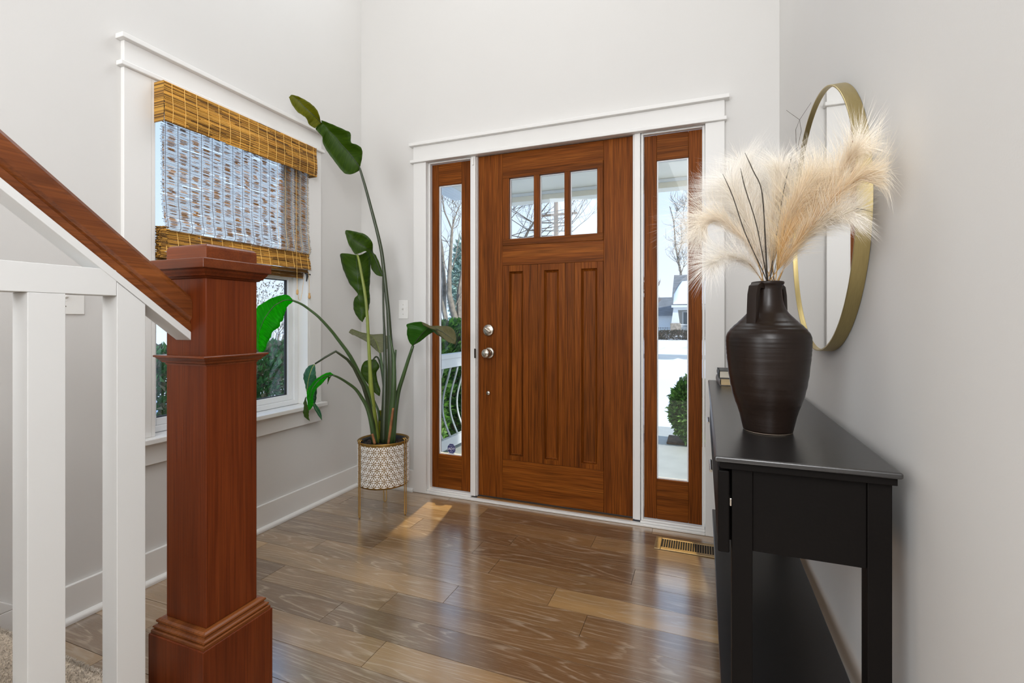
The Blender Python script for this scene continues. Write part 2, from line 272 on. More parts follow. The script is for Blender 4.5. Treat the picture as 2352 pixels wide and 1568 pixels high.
# ------------------------------------------------------------ builders
ORI = {}
class MB:
    def __init__(s): s.v = []; s.f = []; s.col = []; s.cur = None; s.uv = {}
    def add(s, vs_, fs_):
        o = len(s.v); s.v += [tuple(p) for p in vs_]; s.f += [tuple(i + o for i in f) for f in fs_]
        s.col += [s.cur] * len(vs_)
    def box(s, x0, x1, y0, y1, z0, z1):
        s.add([(x0, y0, z0), (x1, y0, z0), (x1, y1, z0), (x0, y1, z0), (x0, y0, z1), (x1, y0, z1), (x1, y1, z1), (x0, y1, z1)],
              [(0, 3, 2, 1), (4, 5, 6, 7), (0, 1, 5, 4), (1, 2, 6, 5), (2, 3, 7, 6), (3, 0, 4, 7)]); return s
    def prism(s, poly, axis, a, b):
        # poly: 2-D points in the plane of the other two axes (in xyz order)
        n = len(poly)
        def P(p, t):
            return {'X': (t, p[0], p[1]), 'Y': (p[0], t, p[1]), 'Z': (p[0], p[1], t)}[axis]
        s.add([P(p, a) for p in poly] + [P(p, b) for p in poly],
              [tuple(range(n))[::-1], tuple(range(n, 2 * n))] + [(i, (i + 1) % n, n + (i + 1) % n, n + i) for i in range(n)]); return s
    def tube(s, pts, rad, n=6, cap=True):
        pts = [Vector(p) for p in pts]; k = len(pts)
        if not hasattr(rad, '__len__'): rad = [rad] * k
        rings = []; up = None
        for i, p in enumerate(pts):
            t = (pts[min(i + 1, k - 1)] - pts[max(i - 1, 0)])
            t = t.normalized() if t.length > 1e-9 else Vector((0, 0, 1))
            if up is None: up = Vector((0, 0, 1)) if abs(t.z) < 0.9 else Vector((1, 0, 0))
            a = t.cross(up)
            if a.length < 1e-6: a = t.orthogonal()
            a.normalize(); b = a.cross(t).normalized(); up = b
            rings.append([p + (a * math.cos(2 * math.pi * j / n) + b * math.sin(2 * math.pi * j / n)) * rad[i] for j in range(n)])
        vs_ = [q for r in rings for q in r]
        fs_ = [(i * n + j, i * n + (j + 1) % n, (i + 1) * n + (j + 1) % n, (i + 1) * n + j) for i in range(k - 1) for j in range(n)]
        if cap and n > 2: fs_ += [tuple(range(n))[::-1], tuple((k - 1) * n + j for j in range(n))]
        s.add(vs_, fs_); return s
    def lathe(s, prof, cx, cy, n=32, close=True):
        k = len(prof)
        vs_ = [(cx + r * math.cos(2 * math.pi * j / n), cy + r * math.sin(2 * math.pi * j / n), z) for r, z in prof for j in range(n)]
        fs_ = [(i * n + j, i * n + (j + 1) % n, (i + 1) * n + (j + 1) % n, (i + 1) * n + j) for i in range(k - 1) for j in range(n)]
        if close: fs_ += [tuple(range(n))[::-1], tuple((k - 1) * n + j for j in range(n))]
        s.add(vs_, fs_); return s
    def ball(s, c, r, n=8, m=6, sz=1.0):
        prof = [(max(1e-4, r * math.sin(math.pi * i / m)), c[2] - r * sz * math.cos(math.pi * i / m)) for i in range(m + 1)]
        return s.lathe(prof, c[0], c[1], n)
    def build(s, name, mat, parent=None, smooth=False, bevel=0.0, seg=2, angle=40, solid=0.0, sub=0, loc=None, recalc=True):
        org = Vector(ORI.get(parent.name, (0, 0, 0))) if parent else Vector(loc or (0, 0, 0))
        me = bpy.data.meshes.new(name)
        me.from_pydata([tuple(Vector(p) - org) for p in s.v], [], s.f); me.update()
        if recalc:
            bm = bmesh.new(); bm.from_mesh(me); bmesh.ops.recalc_face_normals(bm, faces=bm.faces); bm.to_mesh(me); bm.free()
        if any(c is not None for c in s.col):
            ca = me.color_attributes.new('tone', 'FLOAT_COLOR', 'POINT')
            flat = []
            for c in s.col: c = c or (0.5, 0.5, 0.5); flat += [c[0], c[1], c[2], 1.0]
            ca.data.foreach_set('color', flat)
        if mat: me.materials.append(MAT[mat] if isinstance(mat, str) else mat)
        if smooth: me.polygons.foreach_set('use_smooth', [True] * len(me.polygons))
        o = bpy.data.objects.new(name, me); scene.collection.objects.link(o)
        if parent: o.parent = parent
        else: o.location = org
        ORI[o.name] = tuple(org)
        if bevel:
            md = o.modifiers.new('bevel', 'BEVEL'); md.width = bevel; md.segments = seg; md.limit_method = 'ANGLE'; md.angle_limit = RAD(angle)
        if solid:
            md = o.modifiers.new('solid', 'SOLIDIFY'); md.thickness = solid; md.offset = 0
        if sub:
            md = o.modifiers.new('sub', 'SUBSURF'); md.levels = sub; md.render_levels = sub
        return o
def B(name, mat, parent, x0, x1, y0, y1, z0, z1, bevel=0.0015, **k):
    return MB().box(x0, x1, y0, y1, z0, z1).build(name, mat, parent, bevel=bevel, **k)
def tag(o, label=None, cat=None, group=None, kind=None):
    if label: o['label'] = label
    if cat: o['category'] = cat
    if group: o['group'] = group
    if kind: o['kind'] = kind
    return o
def thing(name, loc, label=None, cat=None, group=None, kind=None):
    o = bpy.data.objects.new(name, None); scene.collection.objects.link(o); o.location = loc; o.empty_display_size = 0.05
    ORI[o.name] = tuple(loc); return tag(o, label, cat, group, kind)
def struct(name, loc=(0, 0, 0), label=None, cat='structure'):
    return thing(name, loc, label, cat, kind='structure')
def cat_rom(P, n):
    # resample a list of vectors, n sub-steps per span
    P = [Vector(p) for p in P]; out = []
    for i in range(len(P) - 1):
        p0 = P[max(i - 1, 0)]; p1 = P[i]; p2 = P[i + 1]; p3 = P[min(i + 2, len(P) - 1)]
        for j in range(n):
            t = j / n
            out.append(0.5 * ((2 * p1) + (p2 - p0) * t + (2 * p0 - 5 * p1 + 4 * p2 - p3) * t * t + (3 * p1 - p0 - 3 * p2 + p3) * t ** 3))
    out.append(P[-1]); return out

# ============================================================ ROOM SHELL
SK = 0.017                                   # the right wall opens slightly towards the camera
def wx(y): return 2.434 - SK * y
YB = -7.2; HC = 5.35
# floor and planks
fl = MB().box(-0.15, 2.7, YB, 0.14, -0.12, -0.018).build('floor', 'sub', loc=(0, 0, 0))
tag(fl, 'brown oak plank floor with pale cerused grain', 'floor', kind='structure')
PIT = 0.1303
JO = {-1: [0.682, 1.856], 0: [0.958], 1: [0.12, 1.603], 2: [0.690, 1.239], 3: [0.05, 1.107, 1.825], 4: [0.648, 1.250, 2.2],
      5: [0.390, 1.553], 6: [0.15, 1.180, 1.706], 7: [0.40, 0.980, 2.15], 8: [0.20, 0.826, 1.95], 9: [1.115, 1.75], 10: [0.30, 1.45], 11: [0.62, 1.30, 2.0]}
r2_ = random.Random(5)
for k in range(-1, 31):
    y1 = -0.0875 - PIT * k if k >= 0 else -0.003
    y0 = -0.0875 - PIT * (k + 1)
    if y1 > -0.0876: y1 = 0.0 if k == -1 else y1
    xs = 0.0 if y0 > -1.86 else 1.01
    js = JO.get(k)
    if js is None:
        js = []; x = r2_.uniform(0.2, 1.0)
        while x < 2.3: js.append(x); x += r2_.uniform(0.6, 1.4)
    js = [j for j in js if j > xs + 0.1]
    ed = [xs + 0.002] + js + [wx(y1) - 0.002]
    for a, b in zip(ed[:-1], ed[1:]):
        g = 0.0008; dz = r2_.uniform(-0.0003, 0.0003)
        m = MB(); z1 = 0.0 + dz * 0.5; c = 0.0001
        ya, yb = y0 + g, y1 - g; xa, xb = a + g, b - g
        # slab with a small chamfer all round its top edge
        m.add([(xa, ya, -0.018), (xb, ya, -0.018), (xb, yb, -0.018), (xa, yb, -0.018), (xa, ya, z1 - c), (xb, ya, z1 - c), (xb, yb, z1 - c), (xa, yb, z1 - c),
               (xa + c, ya + c, z1), (xb - c, ya + c, z1), (xb - c, yb - c, z1), (xa + c, yb - c, z1)],
              [(0, 3, 2, 1), (0, 1, 5, 4), (1, 2, 6, 5), (2, 3, 7, 6), (3, 0, 4, 7), (4, 5, 9, 8), (5, 6, 10, 9), (6, 7, 11, 10), (7, 4, 8, 11), (8, 9, 10, 11)])
        m.build('plank', 'plank', fl)
# left wall with window opening
WY0, WY1, WZ0, WZ1 = -1.318, -0.472, 0.586, 2.052
m = MB()
for a, b, c, d in ((YB, WY0, -0.1, HC), (WY1, 0.0, -0.1, HC), (WY0, WY1, -0.1, WZ0), (WY0, WY1, WZ1, HC)):
    m.box(-0.15, 0.0, a, b, c, d)
tag(m.build('wall_left', 'wall'), 'greige painted wall on the left with the shaded window', 'wall', kind='structure')
# door wall with door opening and the added unseen window above it
DX0, DX1, DZ = 0.490, 2.118, 2.062
UX0, UX1, UZ0, UZ1 = 0.55, 1.95, 3.3, 4.45
m = MB()
for a, b, c, d in ((-0.15, DX0, -0.1, HC), (DX1, 2.60, -0.1, HC), (DX0, DX1, DZ, UZ0), (DX0, UX0, UZ0, UZ1), (UX1, DX1, UZ0, UZ1), (DX0, DX1, UZ1, HC)):
    m.box(a, b, 0.0, 0.15, c, d)
tag(m.build('wall_front', 'wall'), 'greige painted wall around the front door', 'wall', kind='structure')
m = MB(); m.prism([(wx(0.0), 0.0), (wx(0.0) + 0.15, 0.0), (wx(YB) + 0.15, YB), (wx(YB), YB)], 'Z', -0.1, HC)
tag(m.build('wall_right', 'wall'), 'pale painted wall on the right behind the console table', 'wall', kind='structure')
tag(MB().box(-0.15, 2.75, YB - 0.15, YB, -0.1, HC).build('wall_back', 'wall'), 'greige painted wall behind the camera', 'wall', kind='structure')
tag(MB().box(-0.15, 2.75, YB - 0.15, 0.15, HC, HC + 0.15).build('ceiling', 'ceiling'), 'white ceiling high above the entry hall', 'ceiling', kind='structure')
# upper window over the door: out of view, put in for its light
u4 = struct('window_4', (1.25, 0.07, UZ0), 'unseen plain white framed window added high above the front door for light', 'window')
m = MB()
for a, b, c, d in ((UX0, UX0 + 0.06, UZ0, UZ1), (UX1 - 0.06, UX1, UZ0, UZ1), (UX0 + 0.06, UX1 - 0.06, UZ0, UZ0 + 0.06), (UX0 + 0.06, UX1 - 0.06, UZ1 - 0.06, UZ1), (1.23, 1.27, UZ0 + 0.06, UZ1 - 0.06)):
    m.box(a, b, 0.03, 0.10, c, d)
m.build('window_frame', 'white', u4); MB().box(UX0 + 0.055, UX1 - 0.055, 0.075, 0.081, UZ0 + 0.055, UZ1 - 0.055).build('pane', 'glass', u4)

# ------------------------------------------------------------ baseboards
def baseboard(name, pts, h=0.131, label=''):
    # pts: floor polyline on the wall, thickness inwards given per point
    bs = struct(name, pts[0][0] + (0.0,) if len(pts[0][0]) == 2 else pts[0][0], label, 'baseboard')
    (a, b, nrm) = pts[0]
    ax, ay = a; bx, by = b; nx, ny = nrm
    t = 0.014
    m = MB(); m.prism([(ax, ay), (bx, by), (bx + nx * t, by + ny * t), (ax + nx * t, ay + ny * t)], 'Z', 0.0005, h)
    m.build('board', 'white', bs, bevel=0.0025)
    t2 = 0.031; prof = [(t, 0.0005), (t2, 0.0005), (t2, 0.006)]
    for i in range(1, 6):
        an = math.pi / 2 * i / 6; prof.append((t + (t2 - t) * math.cos(an), 0.006 + 0.015 * math.sin(an)))
    prof.append((t, 0.021))
    m = MB(); n = len(prof)
    vs_ = [(ax + nx * d, ay + ny * d, z) for d, z in prof] + [(bx + nx * d, by + ny * d, z) for d, z in prof]
    m.add(vs_, [tuple(range(n))[::-1], tuple(range(n, 2 * n))] + [(i, (i + 1) % n, n + (i + 1) % n, n + i) for i in range(n)])
    m.build('shoe_moulding', 'white', bs)
    return bs
baseboard('baseboard_left', [((0.0, -1.845), (0.0, -0.0145), (1, 0))], label='white baseboard with shoe moulding under the shaded window')
baseboard('baseboard_front', [((0.032, 0.0), (0.4125, 0.0), (0, -1))], label='short white baseboard in the corner behind the planter')
baseboard('baseboard_right', [((wx(-3.6), -3.6), (wx(-0.015), -0.015), (-1, 0))], label='white baseboard along the right wall behind the console table')
baseboard('trim_4', [((2.1965, 0.0), (2.418, 0.0), (0, -1))], label='short white baseboard right of the door casing')
bk = MB(); sk = struct('baseboard_stair', (0, -1.72, 0.131), 'white sloping skirt board rising with the stairs on the left wall', 'baseboard')
bk.prism([(-1.722, 0.1315), (-1.845, 0.1315), (-3.6, 1.55), (-3.6, 1.72)], 'X', 0.0005, 0.0145); bk.build('skirt_board', 'white', sk, bevel=0.0025)

# ------------------------------------------------------------ door casing (trim_1)
t1 = struct('trim_1', (1.3, 0, 0), 'wide white craftsman casing around the front door and its sidelights', 'trim')
B('side_casing', 'white', t1, 0.414, 0.5035, -0.020, -0.0003, 0.0008, 2.0475, 0.002)
B('side_casing', 'white', t1, 2.106, 2.1945, -0.020, -0.0003, 0.0008, 2.0475, 0.002)
B('fillet', 'white', t1, 0.397, 2.2045, -0.036, -0.0003, 2.0478, 2.066, 0.003)
B('head_board', 'white', t1, 0.414, 2.1945, -0.022, -0.0003, 2.0662, 2.149, 0.0015)
B('cap', 'white', t1, 0.3955, 2.2155, -0.046, -0.0003, 2.1492, 2.168, 0.002)
# jamb lining, mullions, stops, sills
B('jamb', 'white', t1, 0.4905, 0.5033, 0.0003, 0.10, 0.0008, 2.060, 0.001)
B('jamb', 'white', t1, 2.106, 2.1175, 0.0003, 0.10, 0.0008, 2.060, 0.001)
B('head_jamb', 'white', t1, 0.5036, 2.1057, -0.004, 0.10, 2.0545, 2.061, 0.001)
for x0, x1 in ((0.8065, 0.8345), (1.7605, 1.790)):
    B('mullion', 'white', t1, x0, x1, -0.003, 0.10, 0.024, 2.054, 0.0015)
def stopring(x0, x1, z0, z1, wd):
    m = MB()
    for i, (y0, w_) in enumerate(((0.006, wd), (0.016, wd * 0.55))): pass
    # stepped bead: outer step shallow, inner step deeper
    m.box(x0 - wd, x0, 0.010, 0.034, z0 - wd, z1 + wd); m.box(x1, x1 + wd, 0.010, 0.034, z0 - wd, z1 + wd)
    m.box(x0, x1, 0.010, 0.034, z0 - wd, z0); m.box(x0, x1, 0.010, 0.034, z1, z1 + wd)
    return m
stopring(0.5155, 0.7945, 0.0285, 2.0415, 0.0118).build('stop_bead', 'white', t1, bevel=0.002)
stopring(1.8045, 2.0925, 0.0285, 2.0415, 0.0120).build('stop_bead', 'white', t1, bevel=0.002)
for x0, x1 in ((0.8348, 0.8385), (1.7505, 1.7602)): B('door_stop', 'white', t1, x0, x1, 0.012, 0.09, 0.02, 2.0535, 0.001)
B('sill_board', 'white', t1, 0.5038, 2.1057, -0.021, 0.006, 0.0008, 0.0125, 0.002)
B('sill_step', 'white', t1, 0.5038, 0.806, -0.010, 0.0095, 0.0128, 0.0235, 0.003)
B('sill_step', 'white', t1, 1.7905, 2.1057, -0.010, 0.0095, 0.0128, 0.0235, 0.003)

# ------------------------------------------------------------ the door (door_1)
d1 = struct('door_1', (1.294, 0.03, 0.02), 'red brown wooden front door with three small panes over three tall panels', 'door')
F0, F1, BK = 0.030, 0.048, 0.074
def dp(name, mat, x0, x1, z0, z1, y0=F0, y1=F1, bevel=0.0012): return B(name, mat, d1, x0, x1, y0, y1, z0, z1, bevel)
g = 0.0007
dp('stile', 'doorZ', 0.8395, 0.9965 - g, 0.0205, 2.052); dp('stile', 'doorZ', 1.5915 + g, 1.7495, 0.0205, 2.052)
dp('rail', 'doorX', 0.9965, 1.5915, 1.942, 2.052); dp('rail', 'doorX', 0.9965, 1.5915, 1.3925, 1.5075)
dp('rail', 'doorX', 0.9965, 1.5915, 0.0205, 0.2515)
# lite frame
FY = 0.0275
dp('lite_frame_rail', 'doorX', 0.998, 1.590, 1.9035, 1.9412, FY); dp('lite_frame_rail', 'doorX', 0.998, 1.590, 1.5085, 1.5465, FY)
for x0, x1 in ((0.998, 1.0375), (1.191, 1.2245), (1.3725, 1.4035), (1.557, 1.590)):
    dp('lite_frame_stile', 'doorZ', x0, x1, 1.5468, 1.9032, FY)
m = MB()
m.box(0.9975, 1.5905, F1 + .0004, BK, 1.9035, 1.9412); m.box(0.9975, 1.5905, F1 + .0004, BK, 1.5085, 1.5465)
for x0, x1 in ((0.998, 1.0375), (1.191, 1.2245), (1.3725, 1.4035), (1.557, 1.590)): m.box(x0, x1, F1 + .0004, BK, 1.5465, 1.9035)
m.build('lite_backing', 'doorZ', d1)
for x0, x1 in ((1.0378, 1.1907), (1.2248, 1.3722), (1.4038, 1.5567)):
    pn = MB().box(x0, x1, 0.0555, 0.0605, 1.547, 1.903).build('pane', 'glass', d1)
    m = MB(); e = 0.0045
    for a, b, c, d in ((x0, x0 + e, 1.5468, 1.9032), (x1 - e, x1, 1.5468, 1.9032), (x0 + e, x1 - e, 1.5468, 1.5468 + e), (x0 + e, x1 - e, 1.9032 - e, 1.9032)):
        m.box(a, b, 0.0485, 0.0553, c, d)
    m.build('glazing_bead', 'vinyl', pn)
# three tall panels
for (ox0, ox1, ix0, ix1) in ((0.9975, 1.1585, 1.038, 1.124), (1.2165, 1.3755, 1.2525, 1.338), (1.431, 1.5905, 1.4675, 1.5565)):
    pz0, pz1, iz0, iz1 = 0.2525, 1.3918, 0.277, 1.3555
    pf = MB()
    pf.box(ox0, ix0, F0, F1, pz0, pz1); pf.box(ix1, ox1, F0, F1, pz0, pz1); pf.box(ix0, ix1, F0, F1, pz0, iz0); pf.box(ix0, ix1, F0, F1, iz1, pz1)
    fr = pf.build('panel_frame', 'doorZ', d1, bevel=0.0012)
    m = MB(); s = 0.013
    A = [(ix0, iz0), (ix1, iz0), (ix1, iz1), (ix0, iz1)]; Bq = [(ix0 + s * .35, iz0 + s * .35), (ix1 - s * .35, iz0 + s * .35), (ix1 - s * .35, iz1 - s * .35), (ix0 + s * .35, iz1 - s * .35)]
    Cq = [(ix0 + s * .6, iz0 + s * .6), (ix1 - s * .6, iz0 + s * .6), (ix1 - s * .6, iz1 - s * .6), (ix0 + s * .6, iz1 - s * .6)]
    Dq = [(ix0 + s, iz0 + s), (ix1 - s, iz0 + s), (ix1 - s, iz1 - s), (ix0 + s, iz1 - s)]
    vs_ = [(x, F0 + .001, z) for x, z in A] + [(x, F0 + 0.0115, z) for x, z in Bq] + [(x, F0 + 0.0075, z) for x, z in Cq] + [(x, F0 + 0.0135, z) for x, z in Dq]
    m.add(vs_, [(k * 4 + i, k * 4 + (i + 1) % 4, k * 4 + 4 + (i + 1) % 4, k * 4 + 4 + i) for k in range(3) for i in range(4)])
    m.build('panel_moulding', 'doorZ', fr, recalc=True)
    MB().box(ix0 + s - .001, ix1 - s + .001, F0 + 0.0132, F1, iz0 + s - .001, iz1 - s + .001).build('panel', 'doorZ', d1)
for x0, x1 in ((1.1593, 1.2157), (1.3763, 1.4302)): dp('panel_stile', 'doorZ', x0, x1, 0.2525, 1.3918)
MB().box(0.8395, 1.7495, F1 + .0004, BK, 0.0205, 1.508).build('door_core', 'doorZ', d1)
m = MB(); m.box(0.8395, 0.9965, F1 + .0004, BK, 1.5084, 2.052); m.box(1.5915, 1.7495, F1 + .0004, BK, 1.5084, 2.052); m.box(0.9965, 1.5915, F1 + .0004, BK, 1.9416, 2.052)
m.build('door_core', 'doorZ', d1)
# threshold strip and sweep
B('threshold', 'oakstrip', d1, 0.8395, 1.7495, 0.0065, 0.0295, 0.0008, 0.0165, 0.002)
B('door_sweep', 'rubber', d1, 0.841, 1.748, 0.0262, 0.0296, 0.0168, 0.0245, 0.001)
# hinges
for z0, z1 in ((1.785, 1.892), (0.982, 1.090), (0.185, 0.293)):
    hb = MB().tube([(1.7555, 0.021, z0), (1.7555, 0.021, z1)], 0.0058, 10).build('hinge', 'hinge', d1, smooth=False)
    for k in range(1, 5): MB().tube([(1.7555, 0.021, z0 + (z1 - z0) * k / 5 - .0006), (1.7555, 0.021, z0 + (z1 - z0) * k / 5 + .0006)], 0.0062, 10).build('knuckle_joint', 'bronze', hb)
def ylathe(prof, cx, cz, n=28):
    # lathe about an axis along Y: prof = (radius, y)
    m = MB(); k = len(prof)
    m.add([(cx + r * math.cos(2 * math.pi * j / n), y, cz + r * math.sin(2 * math.pi * j / n)) for r, y in prof for j in range(n)],
          [(i * n + j, i * n + (j + 1) % n, (i + 1) * n + (j + 1) % n, (i + 1) * n + j) for i in range(k - 1) for j in range(n)] + [tuple(range(n)), tuple((k - 1) * n + j for j in range(n))])
    return m
kn = ylathe([(0.034, 0.0295), (0.034, 0.024), (0.030, 0.0175), (0.024, 0.016)], 0.912, 0.877).build('door_knob', 'nickel', d1, smooth=True, bevel=0)
ylathe([(0.0125, 0.017), (0.0125, 0.003), (0.016, -0.002)], 0.912, 0.877).build('knob_neck', 'nickel', kn, smooth=True)
ylathe([(0.012, 0.000), (0.021, -0.004), (0.0265, -0.012), (0.0275, -0.020), (0.0255, -0.029), (0.0205, -0.035), (0.012, -0.0385), (0.002, -0.039)], 0.912, 0.877).build('knob_grip', 'nickel', kn, smooth=True)
db = ylathe([(0.034, 0.0295), (0.034, 0.020), (0.031, 0.0165), (0.012, 0.015), (0.001, 0.015)], 0.908, 1.012).build('deadbolt', 'nickel', d1, smooth=True)
db.data.polygons.foreach_set('use_smooth', [True] * len(db.data.polygons))
m = MB(); 
def rotbox(cx, cz, L, W, y0, y1, a):
    c, s_ = math.cos(a), math.sin(a); P = [(-L, -W), (L, -W), (L, W), (-L, W)]
    mm = MB(); mm.prism([(cx + p * c - q * s_, cz + p * s_ + q * c) for p, q in P], 'Y', y0, y1); return mm
rotbox(0.908, 1.012, 0.021, 0.0062, 0.001, 0.0148, RAD(-35)).build('thumb_turn', 'hinge', db, bevel=0.004, seg=3)
ylathe([(0.0125, 0.0295), (0.0125, 0.026), (0.009, 0.0235), (0.001, 0.023)], 0.9045, 0.637, 16).build('door_bolt_button', 'nickel', d1, smooth=True)
B('strike_plate', 'bronze', d1, 0.827, 0.8393, -0.0048, -0.0032, 0.846, 0.902, 0.0015)

# ------------------------------------------------------------ sidelights (window_2 left, window_3 right)
def sidelight(name, x0, x1, gx0, gx1, label):
    s = struct(name, ((x0 + x1) / 2, 0.035, 0.028), label, 'window')
    gz0, gz1, z0, z1 = 0.2385, 1.907, 0.029, 2.041
    B('stile', 'doorZ', s, x0, gx0 - g, 0.035, 0.075, z0, z1); B('stile', 'doorZ', s, gx1 + g, x1, 0.035, 0.075, z0, z1)
    B('rail', 'doorX', s, gx0, gx1, 0.035, 0.075, z0, gz0); B('rail', 'doorX', s, gx0, gx1, 0.035, 0.075, gz1, z1)
    pn = MB().box(gx0 + .001, gx1 - .001, 0.058, 0.063, gz0 + .001, gz1 - .001).build('pane', 'glass', s)
    m = MB(); e = 0.006
    for a, b, c, d in ((gx0, gx0 + e, gz0, gz1), (gx1 - e, gx1, gz0, gz1), (gx0 + e, gx1 - e, gz0, gz0 + e), (gx0 + e, gx1 - e, gz1 - e, gz1)):
        m.box(a, b, 0.046, 0.0578, c, d)
    m.build('glazing_bead', 'vinyl', pn)
    return s
sidelight('window_2', 0.5165, 0.7935, 0.5617, 0.7217, 'narrow wood framed sidelight left of the front door with a sticker on its glass')
sidelight('window_3', 1.8055, 2.0915, 1.8703, 2.0258, 'narrow wood framed sidelight right of the front door beside the console table')

# ------------------------------------------------------------ left window (window_1) and its casing (trim_2)
t2 = struct('trim_2', (0, -0.9, 0.48), 'wide white craftsman casing around the left wall window', 'trim')
B('side_casing', 'white', t2, 0.0003, 0.020, -1.420, -1.318, 0.5965, 2.0475, 0.002); B('side_casing', 'white', t2, 0.0003, 0.020, -0.472, -0.381, 0.5965, 2.0475, 0.002)
B('fillet', 'white', t2, 0.0003, 0.034, -1.4365, -0.3665, 2.0478, 2.066, 0.003); B('head_board', 'white', t2, 0.0003, 0.022, -1.420, -0.381, 2.0662, 2.149, 0.0015)
B('cap', 'white', t2, 0.0003, 0.045, -1.4385, -0.3625, 2.1492, 2.168, 0.002)
B('stool', 'white', t2, -0.048, 0.060, -1.3975 - 0.03, -0.371, 0.5745, 0.5962, 0.003)
B('apron', 'white', t2, 0.0003, 0.020, -1.420, -0.381, 0.485, 0.5742, 0.002)
for a, b in ((-1.3178, -1.304), (-0.486, -0.4722)): B('jamb', 'white', t2, -0.14, 0.0195, a, b, 0.5966, 2.047, 0.001)
B('head_jamb', 'white', t2, -0.14, 0.0195, -1.3038, -0.4862, 2.036, 2.047, 0.001)
w1 = struct('window_1', (-0.09, -0.895, 0.597), 'white framed double hung window in the left wall behind the bamboo shade', 'window')
a0, a1, c0, c1 = -1.3035, -0.4865, 0.5968, 2.0355
def fring(m, y0, y1, z0, z1, w_, x0, x1):
    m.box(x0, x1, y0, y0 + w_, z0, z1); m.box(x0, x1, y1 - w_, y1, z0, z1); m.box(x0, x1, y0 + w_, y1 - w_, z0, z0 + w_); m.box(x0, x1, y0 + w_, y1 - w_, z1 - w_, z1); return m
fring(MB(), a0, a1, c0, c1, 0.026, -0.120, -0.050).build('window_frame', 'vinyl', w1, bevel=0.0015)
sh = fring(MB(), a0 + .0265, a1 - .0265, c0 + .0265, 1.325, 0.030, -0.098, -0.064).build('lower_sash', 'vinyl', w1, bevel=0.002)
fring(MB(), a0 + .0565, a1 - .0565, c0 + .0565, 1.295, 0.004, -0.092, -0.0755).build('gasket', 'rubber', sh)
MB().box(-0.086, -0.081, a0 + .0568, a1 - .0568, c0 + .0568, 1.2945).build('pane', 'wetglass', sh)
sh = fring(MB(), a0 + .0265, a1 - .0265, 1.3255, c1 - .0265, 0.030, -0.118, -0.0985).build('upper_sash', 'vinyl', w1, bevel=0.002)
MB().box(-0.111, -0.106, a0 + .0568, a1 - .0568, 1.356, c1 - .0568).build('pane', 'wetglass', sh)

# ============================================================ NEWEL POST, RAILING, STAIRS
NX, NY = 0.934, -1.739
nw_ = thing('newel_post', (NX, NY, 0), 'dark red stained square newel post with moulded cap and plinth', 'newel post')
def sq(m, prof):
    # square lathe: (half width, z)
    k = len(prof)
    m.add([(NX + sx * h, NY + sy * h, z) for h, z in prof for sx, sy in ((-1, -1), (1, -1), (1, 1), (-1, 1))],
          [(i * 4 + j, i * 4 + (j + 1) % 4, (i + 1) * 4 + (j + 1) % 4, (i + 1) * 4 + j) for i in range(k - 1) for j in range(4)] + [(3, 2, 1, 0), tuple((k - 1) * 4 + j for j in range(4))])
    return m
sq(MB(), [(0.070, 0.3392), (0.070, 1.1690)]).build('shaft', 'newel', nw_, bevel=0.0018)
sq(MB(), [(0.0962, 0.0005), (0.0962, 0.3035), (0.0945, 0.3050)]).build('plinth', 'newel', nw_, bevel=0.0018)
sq(MB(), [(0.0925, 0.3052), (0.0925, 0.3120), (0.0905, 0.3138), (0.087, 0.3145), (0.0885, 0.3165), (0.0905, 0.3185), (0.0895, 0.3215), (0.083, 0.3245), (0.0815, 0.3275), (0.0845, 0.3295), (0.0855, 0.3320), (0.0845, 0.3350), (0.0795, 0.3380), (0.0715, 0.3390)]).build('base_moulding', 'rail', nw_)
sq(MB(), [(0.0712, 0.9590), (0.0712, 0.9615), (0.0735, 0.9640), (0.0770, 0.9655), (0.0785, 0.9690), (0.0840, 0.9740), (0.0865, 0.9770), (0.0895, 0.9785), (0.0900, 0.9815), (0.0885, 0.9830), (0.0712, 0.9832)]).build('collar_moulding', 'newelcap', nw_)
sq(MB(), [(0.0708, 1.1680), (0.0735, 1.1690), (0.0760, 1.1715), (0.0805, 1.1740), (0.0820, 1.1775), (0.0865, 1.1830), (0.0880, 1.1870), (0.0905, 1.1895)]).build('crown_moulding', 'newel', nw_)
sq(MB(), [(0.0935, 1.1897), (0.0945, 1.1915), (0.0945, 1.2115), (0.0930, 1.2135)]).build('cap_plate', 'newelcap', nw_, bevel=0.0012)
sq(MB(), [(0.0700, 1.2137), (0.0700, 1.2400), (0.0690, 1.2445), (0.0660, 1.2485), (0.0615, 1.2505), (0.0580, 1.2512)]).build('cap_block', 'newelcap', nw_, bevel=0.001)

rl = thing('stair_railing', (0.927, -2.1, 0.19), 'white stair railing of flat posts under a sloping red brown handrail', 'railing')
SL = 0.818; YN = -1.8095; YE = -3.3
def slope_prof(prof, name, mat, x=0.927, z_at=1.040, **k):
    m = MB(); n = len(prof)
    vs_ = [(x + dx, YN, z_at + dz) for dx, dz in prof] + [(x + dx, YE, z_at + dz + SL * (YN - YE)) for dx, dz in prof]
    m.add(vs_, [tuple(range(n))[::-1], tuple(range(n, 2 * n))] + [(i, (i + 1) % n, n + (i + 1) % n, n + i) for i in range(n)])
    return m.build(name, mat, rl, **k)
half = [(0.0245, 0.0), (0.0265, 0.004), (0.0265, 0.018), (0.0235, 0.021), (0.0215, 0.025), (0.0245, 0.029), (0.0290, 0.034), (0.0300, 0.042), (0.0300, 0.066), (0.0285, 0.076), (0.0235, 0.085), (0.0140, 0.0905), (0.0, 0.0925)]
slope_prof(half + [(-x, z) for x, z in half[-2::-1]], 'handrail', 'rail')
slope_prof([(0.0265, -0.020), (0.0265, -0.0004), (-0.0265, -0.0004), (-0.0265, -0.020)], 'sub_rail', 'railgreyed', bevel=0.001)
